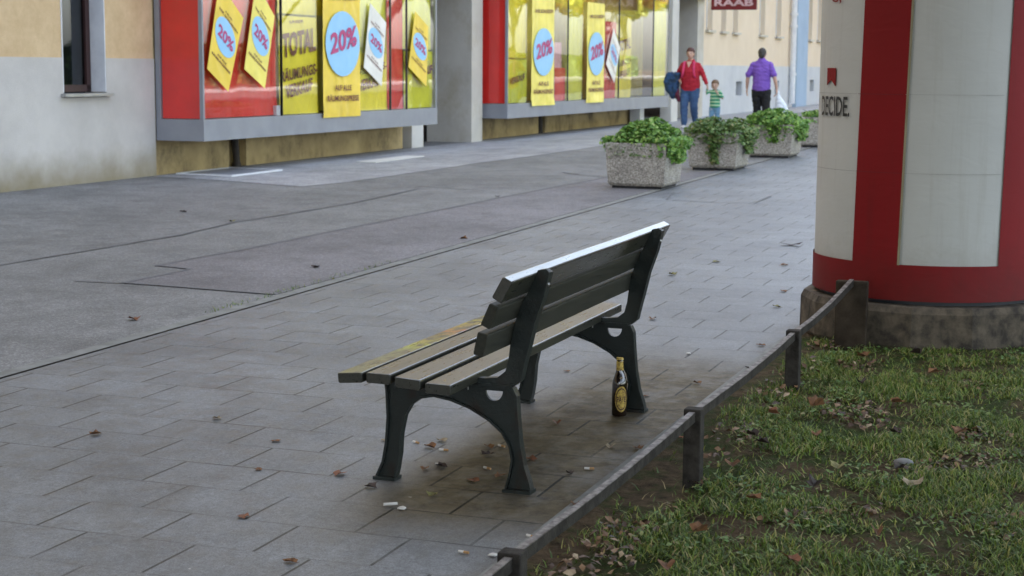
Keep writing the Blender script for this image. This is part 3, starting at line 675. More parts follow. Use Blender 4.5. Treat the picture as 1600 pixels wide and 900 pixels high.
diamond([(24.17, 2.46), (24.70, 2.24), (24.62, 1.29), (23.91, 1.60)], MT['orangeyellow'], 'yellow slanted banner with blue 20% oval at the right end of the left display window', -.016)
paper('window_poster', MT['yellow'], 19.83, 22.1, 2.30, 3.24, IN + .02, 'yellow sheet imitating reflections in the glass above the TOTAL poster', wave=.006)  # three sheets added above the posters, standing in for yellow reflections in the glass
paper('window_poster', MT['greenyellow'], 22.13, 23.25, 1.82, 3.24, IN + .02, 'green-yellow sheet imitating glass reflections behind the white slanted banner of the left display window', wave=.006)
paper('window_poster', MT['greenyellow'], 23.89, 25.0, 1.88, 3.24, IN + .02, 'green-yellow sheet imitating glass reflections behind the yellow banner at the right end of the left window', wave=.006)
b = MB(); wallbox(b, 19.68, 19.80, YF + .03, .05, .95, 1.08); tag(b.build('alarm_box', MT['whitepaint']), 'small pale grey box at the foot of the glass left of the TOTAL poster', 'box')
paper('window_poster', MT['yellow'], 28.46, 29.55, 1.78, 3.24, IN + .02, 'yellow paper sheet above the leftmost poster of the right display window', wave=.006)
# papers of the right window
p = thing('sale_poster', (29, fy(YF, 29) + IN, .955), 'green-yellow poster at the left end of the right display window', 'poster')
b = MB(); flat(b, 28.46, 29.55, .955, 1.75, IN, wave=.004); b.build('sheet', MT['greenyellow'], p, smooth=True, fix=False)
lettering(p, MT['brownink'], [('VERKAUF', 28.6, 29.4, 1.28, 1.40, .1)], IN - .018)
wide_banner(29.56, 30.84, 3.2, 'wide pale yellow banner with blue 20% oval, left one in the right display window', 2.62, 1.90, .45)
paper('window_poster', MT['pink'], 30.9, 31.6, .955, 2.1, IN, 'pink paper panel right of the left wide banner in the right display window', 'poster', wave=.01)
paper('window_poster', MT['redpanel'], 31.15, 31.8, .955, 1.6, IN - .01, 'small red paper panel overlapping the pink one', 'poster', wave=.01)
paper('window_poster', MT['greenyellow'], 31.9, 32.9, .955, 3.2, IN, 'green-yellow paper panel between the two wide banners of the right display window', 'poster', wave=.01)
wide_banner(32.95, 34.15, 2.95, 'wide pale yellow banner with blue 20% oval, right one in the right display window', 2.62, 1.90, .45)
paper('window_poster', MT['redpanel'], 34.2, 35.35, .955, 2.6, IN + .01, 'red paper panel behind the white slanted banner in the right display window', 'poster', wave=.01)
diamond([(34.88, 2.45), (35.39, 2.04), (34.98, 1.28), (34.36, 1.69)], MT['whitepaper'], 'white slanted banner with blue 20% oval on red paper in the right display window', -.016)
p = thing('sale_poster', (36, fy(YF, 36) + IN, .955), 'orange-yellow poster with brown letters near the right end of the right display window', 'poster')
b = MB(); flat(b, 35.42, 36.5, .955, 2.75, IN, wave=.004); b.build('sheet', MT['yellow'], p, smooth=True, fix=False)
lettering(p, MT['brownink'], [('TOTAL', 35.5, 36.4, 1.95, 2.2, .10), ('RÄUMUNGS-', 35.48, 36.45, 1.62, 1.78, .1), ('VERKAUF', 35.55, 36.35, 1.36, 1.52, .1)], IN - .018)
paper('window_poster', MT['greenyellow'], 38.3, 39.5, .955, 3.2, IN, 'green-yellow paper panel at the right end of the right display window', 'poster', wave=.01)
b = MB(); wallbox(b, 17.84, 25.0, YB - .03, .03, .95, 3.24); b.build('back_panel', MT['greenyellow'], bpy.data.objects['display_window'])
b = MB(); wallbox(b, 28.41, 39.5, YB - .03, .03, .95, 3.3); b.build('back_panel', MT['paleyellow'], bpy.data.objects['display_window.001'])

# ------------------------------------------------------------------ neighbouring building
YN = 11.30
apt = thing('apartment_building', (55, 13, .4), 'cream apartment building with pale grey plinth and tall narrow windows behind the walkers', 'building')
wins = [(44.85, 45.55), (46.55, 47.15), (48.0, 48.65), (51.55, 52.35), (54.0, 54.85), (59.6, 60.3), (61.3, 62.2), (64, 65), (67, 68)]
def wallY(b, x0, x1, y, d, z0, z1): b.box(x0, x1, y, y + d, z0, z1)
cel = [(48.5, 49.3, .82, 1.24), (54.0, 54.7, .80, 1.23), (60.1, 60.9, .82, 1.24)]
b = MB(); cuts = sorted(cel); x = 44.2
for a, c, z0, z1 in cuts:
    wallY(b, x, a, YN, .5, .1, 1.70); wallY(b, a, c, YN, .5, .1, z0); wallY(b, a, c, YN, .5, z1, 1.70); wallY(b, a, c, YN + .35, .15, z0, z1); x = c
wallY(b, x, 90, YN, .5, .1, 1.70); b.build('plinth', MT['greywall'], apt)
for a, c, z0, z1 in cuts:
    b = MB(); wallY(b, a, c, YN + .33, .01, z0, z1); w = b.build('cellar_window', MT['housewindow'], apt)
    b = MB(); wallY(b, a, c, YN + .342, .006, z0, z1); b.build('shade', MT['dark'], w)
b = MB(); x = 44.2
for a, c in wins:
    wallY(b, x, a, YN + .015, .45, 1.70, 4.4); wallY(b, a, c, YN + .015, .45, 1.70, 2.66); x = c
wallY(b, x, 90, YN + .015, .45, 1.70, 4.4); wallY(b, 44.2, 90, YN + .015, .45, 4.4, 15); b.build('wall', MT['cream'], apt)
for a, c in wins:
    b = MB(); wallY(b, a, a + .07, YN + .16, .06, 2.66, 4.4); wallY(b, c - .07, c, YN + .16, .06, 2.66, 4.4); wallY(b, a, c, YN + .16, .06, 2.66, 2.74); w = b.build('window', MT['whitepaint'], apt)
    b = MB(); wallY(b, a + .07, c - .07, YN + .19, .01, 2.74, 4.4); b.build('pane', MT['housewindow'], w)
    b = MB(); wallY(b, a + .07, c - .07, YN + .24, .01, 2.74, 4.4); b.build('curtain', MT['whitepaper'], w)
    b = MB(); wallY(b, a - .08, c + .08, YN - .08, .24, 2.60, 2.655); b.build('sill', MT['zinc'], w)
b = MB(); wallY(b, 57.0, 58.9, YN - .12, .3, .1, 15); b.build('pilaster', MT['bluewall'], apt)
b = MB(); b.tube([(56.3, YN - .12, .45), (56.3, YN - .12, 15)], .10, 12); 
for z in (1.4, 3.0, 3.4): b.tube([(56.3, YN - .12, z), (56.3, YN - .12, z + .08)], .13, 12)
b.build('downpipe', MT['whitepaint'], apt)
b = MB(); b.box(44.25, 90, 20.0, 20.3, -.1, 15); b.build('rear_wall', MT['cream'], apt)
b = MB(); wallY(b, 44.25, 90, YN - .5, 9, 15, 15.3); b.build('roof', MT['rooftile'], apt)
# hanging shop sign
sg = thing('shop_sign', (40.02, 9.42, 3.02), 'dark red hanging sign with pale letters RAAB above the walkers', 'sign')
b = MB(); b.box(40.0, 40.1, 8.86, 9.98, 3.02, 3.50, bev=.01); b.build('board', MT['signred'], sg)
b = MB(); text_on(b, 'RAAB', lambda u, v: (39.995, 9.90 - .96 * u, 3.11 + .17 * v), .035); b.build('lettering', MT['signtext'], sg, fix=False)
b = MB(); b.tube([(40.05, 9.9, 3.5), (40.05, 9.9, 3.9)], .02); b.tube([(40.05, 8.95, 3.5), (40.05, 8.95, 3.9)], .02); b.tube([(40.05, 8.9, 3.9), (40.05, 11.7, 3.9)], .03); b.build('bracket', MT['darkframe'], sg)

# ------------------------------------------------------------------ advertising column
CX, CY = 9.75, 1.115; CR = .655; CZ = .10
ac = thing('advertising_column', (CX, CY, CZ), 'round advertising column papered in red and white stripes on a concrete base at the lawn edge', 'advertising column')
b = MB(); b.lathe([(.715, 0), (.725, .02), (.722, .20), (.705, .235), (.60, .24)], (CX, CY, CZ), 14); b.build('concrete_base', mat('mossy_concrete', (.12, .095, .065), (.032, .025, .018), 14, .9, bstr=.7, bscale=40), ac)
b = MB(); b.lathe([(.62, .235), (.62, .262)], (CX, CY, CZ), 64); b.build('shadow_gap', MT['darkframe'], ac)
b = MB(); b.lathe([(CR + .004, .262), (CR + .004, .458)], (CX, CY, CZ), 96, cap=False); b.build('red_band', MT['colred'], ac, smooth=True)
b = MB(); b.lathe([(CR - .004, .45), (CR - .004, 3.3)], (CX, CY, CZ), 96, cap=False); b.build('drum', MT['colwhite'], ac, smooth=True)
b = MB(); b.lathe([(CR + .1, 3.3), (CR + .1, 3.42), (.3, 3.75), (.02, 3.85)], (CX, CY, CZ), 48); b.build('cap', MT['fencewood'], ac)
def ang(px_off): return px_off
# angle 180 deg looks at the camera (towards -x)
a_cam = math.atan2(-CY, -CX)
def arc(a0, a1, z0, z1, m, name, r=CR, lean=0):
    b = MB(); n = 24; vs = []; fs = []
    for j, z in enumerate((z0, (z0 + z1) / 2, z1)):
        for i in range(n + 1):
            a = a0 + (a1 - a0) * i / n + lean * (z - z0); vs.append((CX + r * math.cos(a), CY + r * math.sin(a), CZ + z))
    for j in range(2):
        for i in range(n): k = j * (n + 1) + i; fs.append((k, k + 1, k + n + 2, k + n + 1))
    return b.add(vs, fs).build(name, m, ac, smooth=True, fix=False)
def aoff(px):   # pixel column -> angle on the drum (design aid for stripe edges)
    return math.asin(max(-1, min(1, (px - 1450) / 179.)))
STR = [(1273, 1338, 'w'), (1338, 1405, 'r'), (1405, 1548, 'w'), (1548, 1612, 'r')]
for k, (p0, p1, c) in enumerate(STR):
    a0, a1 = a_cam + aoff(p0), a_cam + aoff(p1)
    if c == 'r': arc(a0, a1, .455, 3.3, MT['colred'], 'red_stripe', CR + .003, lean=.03)
for k in range(3): arc(a_cam + math.pi / 2 + .25 + k * 1.0, a_cam + math.pi / 2 + .7 + k * 1.0, .455, 3.3, MT['colred'], 'red_stripe', CR + .003)
arc(a_cam + aoff(1405) - .004, a_cam + aoff(1405) + .016, .455, 3.3, mat('paper_edge', (.30, .26, .16), None, 6, .7, bstr=0), 'torn_edge', CR + .005, lean=.03)
def col_text(txt, a0, a1, z0, z1, m):
    b = MB(); text_on(b, txt, lambda u, v: (CX + (CR + .003) * math.cos(a0 + (a1 - a0) * u), CY + (CR + .003) * math.sin(a0 + (a1 - a0) * u), CZ + z0 + (z1 - z0) * v), .012)
    b.build('lettering', m, ac, fix=False)
col_text('DECIDE.', a_cam + aoff(1281), a_cam + aoff(1326), 1.245, 1.355, MT['blackink'])
def arcpoly(pts, m, name):
    b = MB(); b.prism(pts, lambda u, v, s: (CX + (CR + .001 + .003 * s) * math.cos(u), CY + (CR + .001 + .003 * s) * math.sin(u), CZ + v)); b.build(name, m, ac)
q0, q1 = a_cam + aoff(1289), a_cam + aoff(1303)
arcpoly([(q0, 1.415), ((q0 + q1) / 2, 1.445), (q1, 1.41), (q1, 1.51), (q0, 1.51)], MT['colred'], 'red_ribbon_mark')
col_text('C,', a_cam + aoff(1292), a_cam + aoff(1308), 1.86, 1.93, MT['colred'])
for z, q in ((1.37, 1.0), (.95, 1.0), (2.3, 1.0)):
    for p0, p1, c, m2 in ((1276, 1337, 'w', (.36, .355, .335)), (1339, 1404, 'r', (.13, .004, .005)), (1408, 1546, 'w', (.40, .395, .37))): arc(a_cam + aoff(p0), a_cam + aoff(p1), z, z + .0025, mat('paper_lap', m2, None, 5, .7, bstr=0), 'paper_lap', CR + .004)

# ------------------------------------------------------------------ bench
def sh(x, y, z): return (x, y, z + GX * (x - 5.3))          # the bench follows the slope of the paving
bn = thing('park_bench', (6.32, 2.34, gz(6.32, 2.34)), 'dark green slatted park bench with cast iron legs on the paving beside the low fence', 'bench')
Z0 = .058
def slat(name, m, pts, x0=5.30, x1=7.35, bev=.006):
    """pts: 4 corners of the section in (y, z), ordered"""
    poly = []
    for i in range(4):
        p, a, c = Vector(pts[i]), Vector(pts[i - 1]), Vector(pts[(i + 1) % 4])
        d1 = (a - p).normalized() * bev; d2 = (c - p).normalized() * bev
        poly += [tuple(p + d1), tuple(p + (d1 + d2) * .29), tuple(p + d2)]
    b = MB(); n = len(poly); xs = [x0, x0 + .004] + frange(x0 + .1, x1 - .1, .15) + [x1 - .004, x1]
    cy = sum(p[0] for p in poly) / n; cz = sum(p[1] for p in poly) / n; vs = []
    for k, x in enumerate(xs):
        s = .93 if k in (0, len(xs) - 1) else 1
        wv = .0012 * noise.noise(Vector((x * 1.5, cy * 9, cz * 9)))
        vs += [sh(x, cy + (y - cy) * s + wv, cz + (z - cz) * s + wv) for y, z in poly]
    fs = [tuple(reversed(range(n))), tuple((len(xs) - 1) * n + i for i in range(n))]
    for k in range(len(xs) - 1):
        for i in range(n): j = (i + 1) % n; fs.append((k * n + i, k * n + j, (k + 1) * n + j, (k + 1) * n + i))
    return b.add(vs, fs).build(name, m, bn)
slat('seat_slat', MT['slatgraf'], [(2.572, .514), (2.672, .506), (2.668, .468), (2.572, .476)])
slat('seat_slat', MT['slatwornsheen'], [(2.462, .514), (2.557, .515), (2.557, .477), (2.462, .476)])
slat('seat_slat', MT['slatwornsheen'], [(2.346, .502), (2.446, .508), (2.446, .470), (2.346, .464)])
slat('seat_slat', MT['slatwornsheen'], [(2.227, .492), (2.327, .494), (2.327, .456), (2.227, .454)])
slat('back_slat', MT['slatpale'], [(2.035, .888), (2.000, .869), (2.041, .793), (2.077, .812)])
slat('back_slat', MT['slat'], [(2.083, .793), (2.048, .777), (2.083, .699), (2.118, .715)])
slat('back_slat', MT['slat'], [(2.127, .690), (2.088, .680), (2.105, .600), (2.145, .608)])
outer = [(2.640, Z0), (2.634, .075), (2.611, .125), (2.597, .199), (2.590, .297), (2.594, .40), (2.604, .468),
         (2.50, .470), (2.35, .458), (2.22, .448), (2.112, .447), (2.092, .440), (2.080, .414), (2.075, .339), (2.066, .245), (2.050, .157), (2.032, .105), (2.024, .075), (2.022, Z0),
         (2.118, Z0), (2.112, .085), (2.100, .127), (2.092, .179), (2.102, .229), (2.131, .277), (2.185, .321), (2.259, .359), (2.334, .383), (2.402, .393), (2.457, .382), (2.499, .352), (2.525, .309), (2.541, .236), (2.546, .160), (2.556, .10), (2.566, Z0)]
hole = [(2.167 + .034 * math.cos(a), .428 + .038 * math.sin(a)) for a in [R(180 + 180 * k / 10) for k in range(11)]]
def prof(poly, x0, x1): return lambda y, z, s: sh(x1 if s else x0, y, z)
def strip(b, pts, x0, x1, th):
    """flange following an outline"""
    n = len(pts); vs = []
    for i, (y, z) in enumerate(pts):
        a = pts[max(0, i - 1)]; c = pts[min(n - 1, i + 1)]; d = Vector((c[0] - a[0], c[1] - a[1])).normalized(); nx, nz = -d.y * th / 2, d.x * th / 2
        for x in (x0, x1):
            for s in (-1, 1): vs.append(sh(x, y + nx * s, z + nz * s))
    fs = [(0, 1, 3, 2), tuple(4 * (n - 1) + k for k in (2, 3, 1, 0))]
    for i in range(n - 1):
        o, p = 4 * i, 4 * i + 4
        fs += [(o, p, p + 1, o + 1), (o + 1, p + 1, p + 3, o + 3), (o + 3, p + 3, p + 2, o + 2), (o + 2, p + 2, p, o)]
    return b.add(vs, fs)
inner = outer[19:]; front_edge = outer[:7]; rear_edge = outer[9:19]
for X in (5.57, 7.05):
    b = MB(); b.prism(outer, prof(outer, X - .006, X + .006), [hole])
    strip(b, inner, X - .020, X + .020, .008); strip(b, front_edge, X - .019, X + .019, .009); strip(b, rear_edge, X - .019, X + .019, .010)
    for y0, y1 in ((2.556, 2.646), (2.016, 2.124)): 
        vs = [sh(x, y, z) for z in (Z0 - .001, Z0 + .012) for y in (y0, y1) for x in (X - .032, X + .032)]
        b.add(vs, [(0, 2, 3, 1), (4, 5, 7, 6), (0, 1, 5, 4), (2, 6, 7, 3), (0, 4, 6, 2), (1, 3, 7, 5)])
    b.build('leg_frame', MT['iron'], bn)
    L = [(1.998, .880), (2.034, .800), (2.046, .778), (2.080, .700), (2.086, .676), (2.102, .600), (2.108, .55), (2.120, .505), (2.150, .480), (2.20, .474), (2.30, .4745), (2.30, .4535), (2.20, .4525), (2.12, .4515), (2.085, .456), (2.062, .475), (2.052, .52), (2.034, .59), (2.010, .69), (1.975, .79), (1.955, .876), (1.968, .886)]
    b = MB(); b.prism(L, prof(L, X - .016, X + .016)); strip(b, L[12:21], X - .022, X + .022, .006)
    sp = b.build('back_support', MT['iron'], bn)
    for (y, z, ny, nz) in ((1.997, .842, -1, -.45), (2.035, .745, -1, -.42), (2.065, .640, -1, -.22)):
        d = Vector((0, ny, nz)).normalized(); p = Vector(sh(X, y - .022, z - .008)); b = MB(); b.loft([(*(p), .009, .009), (*(p + d * .012), .008, .008)], dome=True, seg=10); b.build('bolt', MT['steel'], sp)
    for (y) in (2.27, 2.39, 2.51): 
        b = MB(); p = sh(X, y, .440); b.tube([p, (p[0], p[1], p[2] - .016)], .007, 8); b.build('bolt', MT['steel'], bn)

# ------------------------------------------------------------------ bottle
bx, by = 6.94, 2.108
bt = thing('beer_bottle', (bx, by, gz(bx, by) + .001), 'brown beer bottle with yellow oval label standing at the far rear bench leg', 'bottle')
b = MB(); b.lathe([(.001, 0), (.030, 0), (.0335, .004), (.0335, .142), (.031, .158), (.022, .182), (.0155, .205), (.0140, .235), (.0145, .248), (.0135, .249), (.0135, .252)], (0, 0, 0), 32); b.build('glass_body', MT['bottleglass'], bt, world=False, smooth=True)
b = MB(); b.lathe([(.0158, .249), (.0165, .251), (.0150, .2585), (.001, .260)], (0, 0, 0), 21); b.build('crown_cap', MT['gold'], bt, world=False)
b = MB(); b.lathe([(.0164, .203), (.0152, .244)], (0, 0, 0), 28, cap=False); b.build('neck_label', MT['gold'], bt, world=False, smooth=True)
ac_ = math.atan2(-by, -bx) + .28
def onb(r): return lambda u, v, s=0: (r * math.cos(ac_ + u / r), r * math.sin(ac_ + u / r), v)
def oval_label(rr, z, ru, rv, m, name):
    b = MB(); n = 24; vs = [onb(rr)(0, z)]; 
    for ring in (.35, .7, 1): vs += [onb(rr)(ru * ring * math.cos(2 * math.pi * k / n), z + rv * ring * math.sin(2 * math.pi * k / n)) for k in range(n)]
    fs = [(0, 1 + k, 1 + (k + 1) % n) for k in range(n)]
    for q in range(2): fs += [(1 + q * n + k, 1 + (q + 1) * n + k, 1 + (q + 1) * n + (k + 1) % n, 1 + q * n + (k + 1) % n) for k in range(n)]
    b.add(vs, fs); return b.build(name, m, bt, world=False, smooth=True, fix=False)
oval_label(.0340, .078, .030, .058, MT['gold'], 'body_label')
oval_label(.0343, .078, .026, .050, MT['labeldark'], 'label_ring'); oval_label(.0346, .078, .023, .044, MT['gold'], 'label_field')
b = MB(); text_on(b, 'PATE', lambda u, v: onb(.0350)(-.021 + .042 * u, .064 + .026 * v), .03); b.build('lettering', MT['labeldark'], bt, world=False, fix=False)
oval_label(.0270, .168, .008, .010, MT['paleleaf'], 'shoulder_mark')

# ------------------------------------------------------------------ low fence
fn_ = thing('low_fence', (5.9, 1.5, .06), 'low dark wooden fence of short posts and one worn rail along the lawn', 'fence')
posts = [(2.12, 1.50), (3.99, 1.50), (5.89, 1.50), (7.76, 1.50)]
for x, y in posts:
    b = MB(); z = gz(x, y); b.box(x - .030, x + .030, y - .033, y + .033, z - .05, z + .293, bev=.006); b.build('post', MT['fencewood'], fn_)
b = MB(); b.box(8.97, 9.03, 1.345, 1.515, .06, .47, bev=.008); b.build('wide_post', mat('stained_post', (.062, .048, .034), (.030, .023, .017), 9, .9, spec=.1, bstr=.5), fn_)
allp = posts + [(9.0, 1.43)]
for (x0, y0), (x1, y1) in zip(allp, allp[1:]):
    a0, a1 = x0 + .028, x1 - .028
    lift = .10 if x1 > 8.9 else 0
    for nm, zt, zb, m, hw in (('rail', .236, .202, 'fencewood', .0125), ('rail_top', .2390, .236, 'fenceworn', .0112)):
        b = MB(); n = 16; vs = []; fs = []
        for k in range(n + 1):
            t = k / n; x = a0 + (a1 - a0) * t; y = y0 + (y1 - y0) * t; z = gz(x, y) - .012 * math.sin(math.pi * t) + lift * t ** 1.15 + .002 * noise.noise(Vector((x * 5, 0, 0)))
            for yy, zz in ((-hw, zb), (hw, zb), (hw, zt), (-hw, zt)): vs.append((x, y + yy, z + zz + .045))
        for k in range(n):
            for i in range(4): j = (i + 1) % 4; fs.append((4 * k + i, 4 * k + j, 4 * k + 4 + j, 4 * k + 4 + i))
        fs += [(3, 2, 1, 0), tuple(4 * n + i for i in range(4))]
        o = b.add(vs, fs).build(nm, MT[m], fn_ if nm == 'rail' else lastrail)
        if nm == 'rail': lastrail = o

# ------------------------------------------------------------------ planters
def leaf_cloud(b, pts, size, rng, flat=.6):
    for (p, nrm) in pts:
        s = size * rng.uniform(.6, 1.25); n = (Vector(nrm) * flat + Vector((rng.uniform(-1, 1), rng.uniform(-1, 1), rng.uniform(-.4, 1))) * .7).normalized()
        t = n.orthogonal().normalized(); t.rotate(Matrix.Rotation(rng.uniform(0, 6.28), 3, n)); c = n.cross(t); p = Vector(p)
        b.add([p - t * s * .5, p - c * s * .36 + n * s * .06, p + t * s * .55 - n * s * .10, p + c * s * .36 + n * s * .06, p + n * s * .02], [(0, 1, 4), (1, 2, 4), (2, 3, 4), (3, 0, 4)])
def planter(x, y, sx, sy, h, label, plabel, spec, m, seed):
    rng = random.Random(seed)
    g = gz(x, y); t = thing('concrete_planter', (x, y, g), label, 'planter', 'concrete planters in a row along the path')
    b = MB(); tp = .03
    def ring(z, dx): return [(x + s1 * (sx / 2 + dx), y + s2 * (sy / 2 + dx), g + z) for s1, s2 in ((-1, -1), (1, -1), (1, 1), (-1, 1))]
    vs = ring(.03, -.025) + ring(.06, 0) + ring(h - .01, tp) + ring(h, tp - .012) + ring(h, tp - .07) + ring(h - .06, tp - .075)
    fs = [(3, 2, 1, 0)]
    for k in range(5):
        for i in range(4): j = (i + 1) % 4; fs.append((4 * k + i, 4 * k + j, 4 * k + 4 + j, 4 * k + 4 + i))
    fs.append((20, 21, 22, 23)); b.add(vs, fs); b.build('box', MT['terrazzo'], t)
    b = MB(); b.box(x - sx / 2 + .04, x + sx / 2 - .04, y - sy / 2 + .04, y + sy / 2 - .04, g - .01, g + .031); b.build('foot', MT['dark'], t)
    b = MB(); b.box(x - sx / 2 + .025, x + sx / 2 - .025, y - sy / 2 + .025, y + sy / 2 - .025, g + h - .09, g + h - .03); b.build('soil', MT['potsoil'], t)
    b = MB(); pts = []
    for _ in range(spec['n']):       # mound
        u, v = rng.uniform(-1, 1), rng.uniform(-1, 1); rr = max(abs(u), abs(v))
        px, py = x + u * (sx / 2 + spec['over']), y + v * (sy / 2 + spec['over']) + spec.get('dy', 0) * (1 - 0)
        top = h + spec['top'] * (1 - .75 * rr ** 2.2) * (.75 + .5 * noise.noise(Vector((px * 4, py * 4, seed)))) - (rng.uniform(0, .10) if rr > .85 else 0)
        pts.append(((px, py, g + top - rng.random() ** 1.5 * .16), (u * .6, v * .6, 1)))
    for (cx, cy, w, d, zb, n) in spec['drapes']:   # hanging parts, relative to the box centre
        for _ in range(n):
            a = rng.random() ** 1.3; k = 1 - a * .55
            pts.append(((x + cx + rng.gauss(0, 1) * w * .4 * k, y + cy + rng.gauss(0, 1) * d * .4 * k, g + h + .06 - a * (h + .06 - zb)), (-.5, math.copysign(.4, cy or -1), .5)))
    leaf_cloud(b, pts, spec['leaf'], rng)
    p = thing('planter_shrub', (x, y, g + h - .03), plabel, 'plant', 'green plants growing in the planters')
    b.build('foliage', m, p, fix=False)
    b = MB()
    for _ in range(26):
        a = rng.uniform(0, 6.28); rr = rng.uniform(.02, .2); bx_, by_ = x + rr * math.cos(a), y + rr * math.sin(a); ex, ey = x + rr * 2.0 * math.cos(a), y + rr * 2.0 * math.sin(a)
        b.tube([(bx_, by_, g + h - .05), ((bx_ + ex) / 2, (by_ + ey) / 2, g + h + .08), (ex, ey, g + h + .12)], .004, 5)
    b.build('stem', MT['bark'], p)
planter(19.02, 5.51, .72, .68, .53, 'nearest concrete planter of washed pebbles at the path joint', 'bright green bushy plant spilling over the right side of the nearest planter',
        dict(n=3600, over=.03, top=.30, leaf=.058, dy=-.04, drapes=[(.0, -.42, .5, .12, .30, 800), (-.15, .40, .3, .08, .42, 180), (-.36, -.33, .1, .22, .36, 120)]), MT['leafgreen'], 1)
planter(22.35, 5.42, .76, .64, .50, 'second concrete planter from the front, half veiled by trailing stems', 'dull green trailing plant hanging down the front of the second planter',
        dict(n=2200, over=.07, top=.27, leaf=.06, drapes=[(-.40, -.03, .08, .15, .10, 520), (.1, -.40, .5, .1, .22, 620), (-.38, .2, .08, .3, .40, 150)]), MT['leafdark'], 2)
planter(25.3, 5.28, .74, .66, .50, 'third concrete planter from the front behind the trailing one', 'rounded green plant in the third planter below the man in purple',
        dict(n=2200, over=.09, top=.28, leaf=.065, drapes=[(-.38, -.08, .08, .26, .24, 500), (.1, -.40, .5, .12, .26, 500)]), MT['leafgreen'], 3)
planter(28.35, 5.05, .80, .72, .50, 'farthest concrete planter half hidden by the advertising column', 'low green plant in the farthest planter beside the advertising column',
        dict(n=1600, over=.04, top=.16, leaf=.06, drapes=[(-.40, .1, .06, .3, .42, 100)]), MT['leafgreen'], 4)

# ------------------------------------------------------------------ people
def hand(b, w, d, side, s=1.0, curl=.5, fwd=(0, 1, 0)):
    """palm and five fingers from wrist w in direction d"""
    w = Vector(w); d = Vector(d).normalized(); f = Vector(fwd); f = (f - d * f.dot(d)).normalized(); o = d.cross(f)
    b.loft([(*(w), .024 * s, .018 * s), (*(w + d * .04 * s), .016 * s, .036 * s), (*(w + d * .085 * s), .014 * s, .038 * s)], ref=o, seg=10)
    for k, (off, L) in enumerate(((-.030, .062), (-.010, .075), (.010, .070), (.029, .055))):
        p = w + d * .085 * s + f * off * s; q = p + d * L * .55 * s + o * side * curl * .012; r = q + d * L * .42 * s + o * side * curl * .035
        b.loft([(*p, .0085 * s, .0085 * s), (*q, .008 * s, .008 * s), (*r, .007 * s, .007 * s)], seg=8)
    p = w + d * .03 * s + f * .030 * s; q = p + f * .028 * s + d * .025 * s; r = q + d * .030 * s + f * .008 * s
    b.loft([(*p, .011 * s, .011 * s), (*q, .010 * s, .010 * s), (*r, .008 * s, .008 * s)], seg=8)
def head(b, c, s=1.0):
    x, y, z = c
    b.ball((x, y, z), (.074 * s, .092 * s, .108 * s), 20); b.ball((x, y + .028 * s, z - .055 * s), (.055 * s, .062 * s, .058 * s), 14)
    b.loft([(x, y + .088 * s, z + .012 * s, .010 * s, .008 * s), (x, y + .106 * s, z - .022 * s, .015 * s, .012 * s)], seg=8)
    for k in (-1, 1): b.ball((x + k * .076 * s, y - .002, z - .005 * s), (.010 * s, .020 * s, .030 * s), 10)
def face(parent, c, s=1.0):
    x, y, z = c
    for k in (-1, 1):
        b = MB(); b.ball((x + k * .030 * s, y + .083 * s, z + .004 * s), (.013 * s, .008 * s, .008 * s), 10); b.build('eye', MT['eye'], parent, world=False, smooth=True)
    b = MB(); b.ball((x, y + .089 * s, z - .056 * s), (.024 * s, .008 * s, .008 * s), 10); b.build('mouth', MT['lip'], parent, world=False, smooth=True)
# woman
wx, wy = 34.0, 8.89
wm = thing('person', (wx, wy, gz(wx, wy)), 'woman in red sweater and blue jeans leading a small child by the hand', 'person', rz=R(90))
def leg(b, hip, knee, ankle, r, foot=None, toe=.14):
    b.loft([(*hip, r[0], r[0] * 1.05), (*[(h * .5 + k * .5) for h, k in zip(hip, knee)], (r[0] + r[1]) * .52, (r[0] + r[1]) * .52), (*knee, r[1], r[1]), (*[(h * .6 + k * .4) for h, k in zip(knee, ankle)], r[1] * .98, r[1]), (*ankle, r[2], r[2])])
def footy(b, ankle, tilt=0, s=1.0):
    x, y, z = ankle
    b.loft([(x, y - .035 * s, z - .055 * s, .034 * s, .030 * s), (x, y + .03 * s, z - .055 * s, .040 * s, .034 * s), (x, y + .12 * s, z - .068 * s - tilt * .5, .044 * s, .022 * s), (x, y + .175 * s, z - .070 * s - tilt, .034 * s, .016 * s)], seg=12)
LR = ((.095, 0, .86), (.10, .09, .48), (.09, .10, .095)); LL = ((-.095, 0, .86), (-.10, .06, .47), (-.09, -.13, .135))
b = MB(); b.loft([(0, 0, .80, .15, .11), (0, 0, .90, .17, .13), (0, .01, 1.05, .15, .115), (0, .02, 1.2, .16, .12), (0, 0, 1.34, .15, .085), (0, 0, 1.40, .06, .055), (0, .01, 1.47, .048, .05)])
head(b, (0, .03, 1.545)); leg(b, *LR, (.085, .055, .036)); leg(b, *LL, (.085, .055, .036))
AR = ((.155, 0, 1.32), (.285, -.04, 1.09), (.20, .15, .99)); AL = ((-.155, 0, 1.32), (-.275, .0, 1.10), (-.375, .06, .90))
for A in (AR, AL): b.loft([(*A[0], .045, .045), (*A[1], .034, .034), (*A[2], .024, .024)])
hand(b, AR[2], (-.5, .6, -.3), 1, fwd=(0, .3, 1)); hand(b, AL[2], (-.25, .15, -1), 1, fwd=(0, 1, 0), curl=1.2)
voxel(b, 'body', MT['skin'], wm, .0075); face(wm, (0, .03, 1.545))
b = MB(); b.loft([(0, 0, .80, .205, .155), (0, 0, .90, .215, .165), (0, .02, 1.03, .205, .16), (0, .035, 1.18, .195, .165), (0, .015, 1.28, .19, .13), (0, 0, 1.34, .165, .10), (0, -.01, 1.39, .09, .07)])
